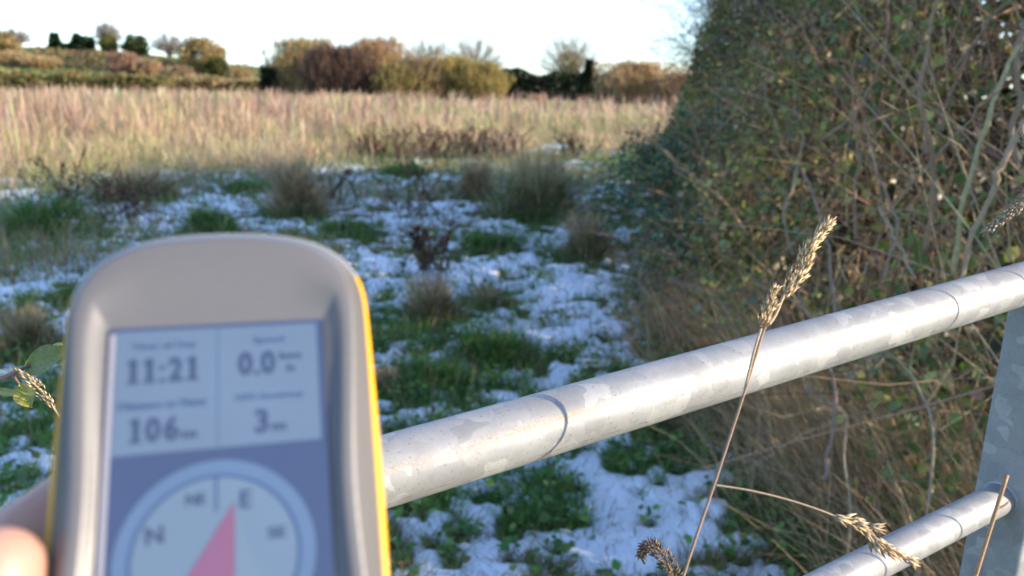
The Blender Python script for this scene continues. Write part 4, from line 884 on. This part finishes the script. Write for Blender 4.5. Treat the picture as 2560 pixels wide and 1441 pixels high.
i, j = np.meshgrid(np.arange(8), np.arange(8), indexing='ij'); nb.add(nailP.reshape(-1, 3) * .001, np.stack([i * 9 + j, (i + 1) * 9 + j, (i + 1) * 9 + j + 1, i * 9 + j + 1], -1).reshape(-1, 4))
obj('thumbnail', nb.mesh('thumbnail', True), M_NAIL, hand)

# ------------------------------------------------------------------ dead grasses in front of and beside the gate
M_STRAW = attr_mat('straw', .55, .12, .4, grain=700)
def spikelets(bag, P, D, size, C, aspect=.13):   # little pointed husks with body, four-sided
    n = len(P); D = unit(np.asarray(D, float)); A = unit(np.cross(D, rng.normal(size=(n, 3)))); B = np.cross(D, A); s_ = np.broadcast_to(size, (n,))[:, None]
    V = np.stack([P, P + s_ * (D * .4 + A * aspect), P + s_ * (D * .4 + B * aspect * .6), P + s_ * (D * .4 - A * aspect), P + s_ * (D * .4 - B * aspect * .6), P + s_ * D], 1)
    b_ = (np.arange(n) * 6)[:, None]
    T_ = np.concatenate([b_ + np.array([[0, 1 + k, 1 + (k + 1) % 4]]) for k in range(4)] + [b_ + np.array([[5, 1 + (k + 1) % 4, 1 + k]]) for k in range(4)])
    bag.add(V.reshape(-1, 3), None, T_, np.repeat(np.broadcast_to(C, (n, 3)), 6, 0))
STRAW = [(.55, .40, .20), (.62, .47, .26), (.45, .30, .14), (.68, .54, .33)]
DULL = [(.45, .36, .25), (.52, .43, .31), (.36, .28, .18)]
def seed_head(name, path, parent, n, size, width, cols, spread=.5, ends=None):
    b_ = Bag(); pth = smooth_path(path, 30); tube(b_, pth, np.linspace(.0007, .0003, 30), cols[0], 5)
    tt = rng.random(n); P = np.array([np.interp(tt, np.linspace(0, 1, 30), pth[:, k]) for k in range(3)]).T; Tn = unit(np.array([np.interp(tt, np.linspace(0, 1, 30), np.gradient(pth, axis=0)[:, k]) for k in range(3)]).T)
    wprof = np.interp(tt, [0, .12, .35, .7, 1], [.35, .9, 1, .75, .15]) * (.55 + .9 * noise(tt * 9, tt * 0 + 3, seed=n))
    rd = rng.normal(size=(n, 3)); rd = unit(rd - Tn * (rd * Tn).sum(1, keepdims=True)); P = P + rd * (rng.random(n) ** .6 * width * wprof)[:, None]
    spikelets(b_, P, Tn + rd * spread + rng.normal(0, .15, (n, 3)), rng.uniform(.7, 1.25, n) * size, pick(cols, n, .16))
    o = obj(name, b_.shift(parent).mesh(name), M_STRAW, parent); return o
def to_ground(path):                             # carry a stem on downward, slowly turning upright, until it meets the ground
    p0 = np.asarray(path[0], float); d = unit(p0 - np.asarray(path[1], float)); o = []; q = p0
    step = np.linalg.norm(np.asarray(path[1]) - p0) * .9
    while q[2] > .02 and len(o) < 60:
        d = unit(d * .9 + np.array([0, 0, -1.]) * .1); q = q + d * min(step, max(q[2] / max(-d[2], .2), .005)); o.append(q)
    return o[::-1] + [np.asarray(c_, float) for c_ in path]
def stem(name, path, r0, r1, c, parent, k=40, ground=False):
    if ground: path = to_ground(path); k += 3 * len(path)
    b_ = Bag(); pth = smooth_path(path, k); tube(b_, pth, np.linspace(r0, r1, k), c, 8); return obj(name, b_.shift(parent).mesh(name, True), M_STRAW, parent)
dS = .425
foot = np.array([.02, .40, 0.0])
gr1 = empty('cocksfoot_grass', tuple(foot), 'dead cocksfoot grass stem with golden seed heads crossing the top rail', 'grass stem')
j0 = at(1690, 1500, 0.3523)
stem('stalk', [j0, at(1738, 1350, 0.3567), at(1785, 1213, 0.3610), at(1868, 960, 0.3654), at(1908, 830, 0.3697), at(1922, 812, 0.3697)], .0011, .0007, (.36, .24, .16), gr1, 60, True)
stem('stalk', [at(1922, 812, 0.3697), at(1940, 785, 0.3715), at(1962, 735, 0.3741), at(2000, 668, 0.3758)], .00085, .0006, (.5, .37, .22), gr1, 20)
stem('branch', [at(1862, 975, 0.3654), at(1885, 880, 0.3663), at(1903, 822, 0.3680)], .0007, .0006, (.5, .37, .24), gr1, 20)
seed_head('seed_head', [at(1958, 748, 0.3741), at(1985, 700, 0.3750), at(2006, 668, 0.3758), at(2018, 630, 0.3767), at(2040, 598, 0.3776), at(2070, 560, 0.3793)], gr1, 330, .0048, .0027, STRAW, .42)
seed_head('seed_head', [at(1903, 818, 0.3680), at(1915, 785, 0.3680), at(1925, 760, 0.3689), at(1937, 724, 0.3689)], gr1, 120, .0042, .0021, STRAW, .5)
stem('branch', [at(1785, 1213, 0.3610), at(1880, 1228, 0.3593), at(1990, 1256, 0.3576), at(2090, 1292, 0.3567), at(2150, 1325, 0.3567)], .0006, .00045, (.46, .33, .22), gr1, 30)
seed_head('seed_head', [at(2085, 1290, 0.3567), at(2120, 1303, 0.3567), at(2150, 1312, 0.3567), at(2185, 1322, 0.3576)], gr1, 64, .0058, .0018, STRAW[1:] + DULL[:2], .35)
seed_head('seed_head', [at(2160, 1325, 0.3567), at(2185, 1352, 0.3567), at(2220, 1375, 0.3567), at(2278, 1404, 0.3576)], gr1, 100, .0062, .002, STRAW[1:] + DULL[:2], .3)

gr2 = empty('drooping_grass', (.55, .45, 0), 'pale drooping grass head hanging in at the right edge above the gate', 'grass stem')
stem('stalk', [at(2790, 760, .515), at(2740, 560, .52), at(2690, 480, .525), at(2640, 455, .53), at(2560, 505, .54), at(2480, 568, .545)], .0014, .0005, (.4, .31, .2), gr2, 50, True)
seed_head('seed_head', [at(2640, 455, .53), at(2560, 505, .54), at(2510, 540, .543), at(2466, 578, .545)], gr2, 330, .005, .0042, DULL, .4)
gr3 = empty('drooping_grass', (.60, .52, 0), 'grass head cut by the right edge, higher than the drooping one', 'grass stem')
stem('stalk', [at(2740, 760, .57), at(2680, 580, .575), at(2630, 460, .58), at(2575, 370, .58)], .0014, .0006, (.4, .31, .2), gr3, 40, True)
seed_head('seed_head', [at(2590, 400, .58), at(2570, 365, .58), at(2553, 335, .58)], gr3, 90, .005, .004, DULL, .4)
gr4 = empty('broken_stem', (.36, .36, 0), 'upright orange-brown broken stem in front of the gate stile', 'grass stem')
stem('stalk', [at(2421, 1500, .50), at(2470, 1340, .51), at(2518, 1188, .52)], .0019, .0013, (.42, .24, .11), gr4, 40, True)
stem('branch', [at(2492, 1272, .515), at(2510, 1265, .515), at(2523, 1255, .516)], .0011, .0005, (.4, .28, .2), gr4, 8)
# curled dead fern-like weed head at the lower edge
gr5 = empty('curled_weed', (.07, .38, 0), 'curled dark brown dead weed head at the lower edge beside the grass stem', 'weed')
cp_ = [at(1700, 1560, .40), at(1690, 1480, .40), at(1672, 1418, .40), at(1650, 1378, .401), at(1618, 1366, .402), at(1602, 1388, .402), at(1612, 1410, .402)]
stem('stalk', cp_, .0018, .0006, (.16, .1, .06), gr5, 60, True)
seed_head('curled_head', cp_[:6], gr5, 420, .0036, .0042, [(.2, .13, .08), (.28, .18, .1), (.13, .085, .055), (.36, .24, .13)], 1.0)
# leafy sprig and grass head at the left, behind the receiver
M_SPRIG = attr_mat('sprig_leaf', .45, .25, .5, grain=260)
gr6 = empty('bramble_sprig', (-.42, .62, 0), 'thorny sprig with green and yellowing veined leaves beside the receiver', 'sprig')
stem('stalk', [at(-330, 1230, .47), at(-230, 1090, .47), at(-120, 1000, .47), at(0, 948, .47), at(40, 930, .47), at(75, 915, .47)], .0022, .0011, (.14, .09, .09), gr6, 50, True)
stem('petiole', [at(32, 937, .47), at(44, 955, .468), at(50, 962, .467)], .0008, .0006, (.3, .15, .12), gr6, 8)
def big_leaf(base, tip, up, aspect, c, parent, serr=.05):
    base, tip = np.asarray(base), np.asarray(tip); Lx = tip - base; Ln = np.linalg.norm(Lx); d = Lx / Ln; s_ = unit(np.cross(d, up)); n_ = np.cross(s_, d)
    b_ = Bag(); nu, nv = 26, 13; V = []; Cs = []
    for a in range(nu):
        u = a / (nu - 1); wv = aspect * Ln * .5 * math.sin(math.pi * u ** .8) ** .8 * (1 + serr * (a % 2)) + 1e-5
        for c_ in range(nv):
            v = c_ / (nv - 1) * 2 - 1; vein = .5 + .5 * math.cos((u * 8 - abs(v) * 2.2) * 2 * math.pi)
            hgt = (.12 * abs(v) * aspect - .10 * (u - .5) ** 2 + .010 * vein) * Ln
            V.append(base + d * u * Ln + s_ * v * wv + n_ * hgt); Cs.append(np.array(c) * (.85 + .3 * vein) * (1.2 if abs(v) < .1 else 1))
    i, j = np.meshgrid(np.arange(nu - 1), np.arange(nv - 1), indexing='ij')
    b_.add(V, np.stack([i * nv + j, i * nv + j + 1, (i + 1) * nv + j + 1, (i + 1) * nv + j], -1).reshape(-1, 4), None, np.array(Cs))
    return obj('leaf', b_.shift(parent).mesh('leaf', True), M_SPRIG, parent)
big_leaf(at(66, 920, .47), at(172, 880, .462), np.array([.2, -.75, .7]), .55, (.16, .2, .035), gr6)
big_leaf(at(50, 962, .467), at(80, 1020, .462), np.array([.3, -.9, .2]), .68, (.33, .32, .06), gr6)
big_leaf(at(-20, 975, .48), at(58, 990, .475), np.array([0, -.6, .8]), .22, (.14, .19, .07), gr6)
big_leaf(at(112, 878, .475), at(158, 862, .47), np.array([.4, -.3, .8]), .5, (.36, .36, .05), gr6)
gr7 = empty('slanting_grass', (-.2, .5, 0), 'small pale grass head slanting down behind the receiver edge', 'grass stem')
stem('stalk', [at(230, 1190, .468), at(170, 1075, .465), at(135, 1022, .462)], .0011, .0006, (.5, .38, .24), gr7, 30, True)
seed_head('seed_head', [at(137, 1024, .462), at(112, 990, .461), at(80, 955, .46), at(43, 927, .46)], gr7, 130, .0042, .0028, STRAW + DULL, .25)

# withered umbels and bent grasses over the snow at the hedge foot
UMB = [([(1800, 850, 3.3), (1760, 720, 3.3), (1690, 650, 3.3), (1640, 625, 3.3), (1555, 635, 3.3)], 'withered umbel stalk bending left over the snow in front of the brambles'),
       ([(1620, 860, 3.6), (1612, 760, 3.6), (1600, 690, 3.6), (1620, 640, 3.6), (1680, 632, 3.6)], 'upright withered stalk left of the bending umbel'),
       ([(1900, 1000, 2.4), (1850, 850, 2.5), (1790, 745, 2.6), (1710, 712, 2.6)], 'bent dead grass stalk above the top rail near the hedge'),
       ([(2125, 1330, 1.7), (2110, 1150, 1.75), (2115, 1040, 1.8), (2060, 1000, 1.8)], 'kinked straw between the two rails'),
       ([(2330, 1180, 1.5), (2290, 960, 1.55), (2210, 880, 1.6), (2170, 905, 1.6)], 'arched straw left of the gate stile')]
for pts, lab in UMB:
    q = at(*pts[0]); o = empty('dead_umbel', (q[0], q[1], 0), lab, 'dead stalk', 'withered stalks at the hedge foot'); pp = [np.array([q[0], q[1], 0])] + [at(*c_) for c_ in pts]
    stem('stalk', pp, .0035, .0016, (.34, .26, .18), o, 30); e_ = pp[-1]; dirn = unit(pp[-1] - pp[-2])
    seed_head('seed_head', [pp[-1] - dirn * .06, pp[-1], pp[-1] + dirn * .05], o, 70, .013, .013, [(.42, .34, .26), (.34, .27, .2)], .8)
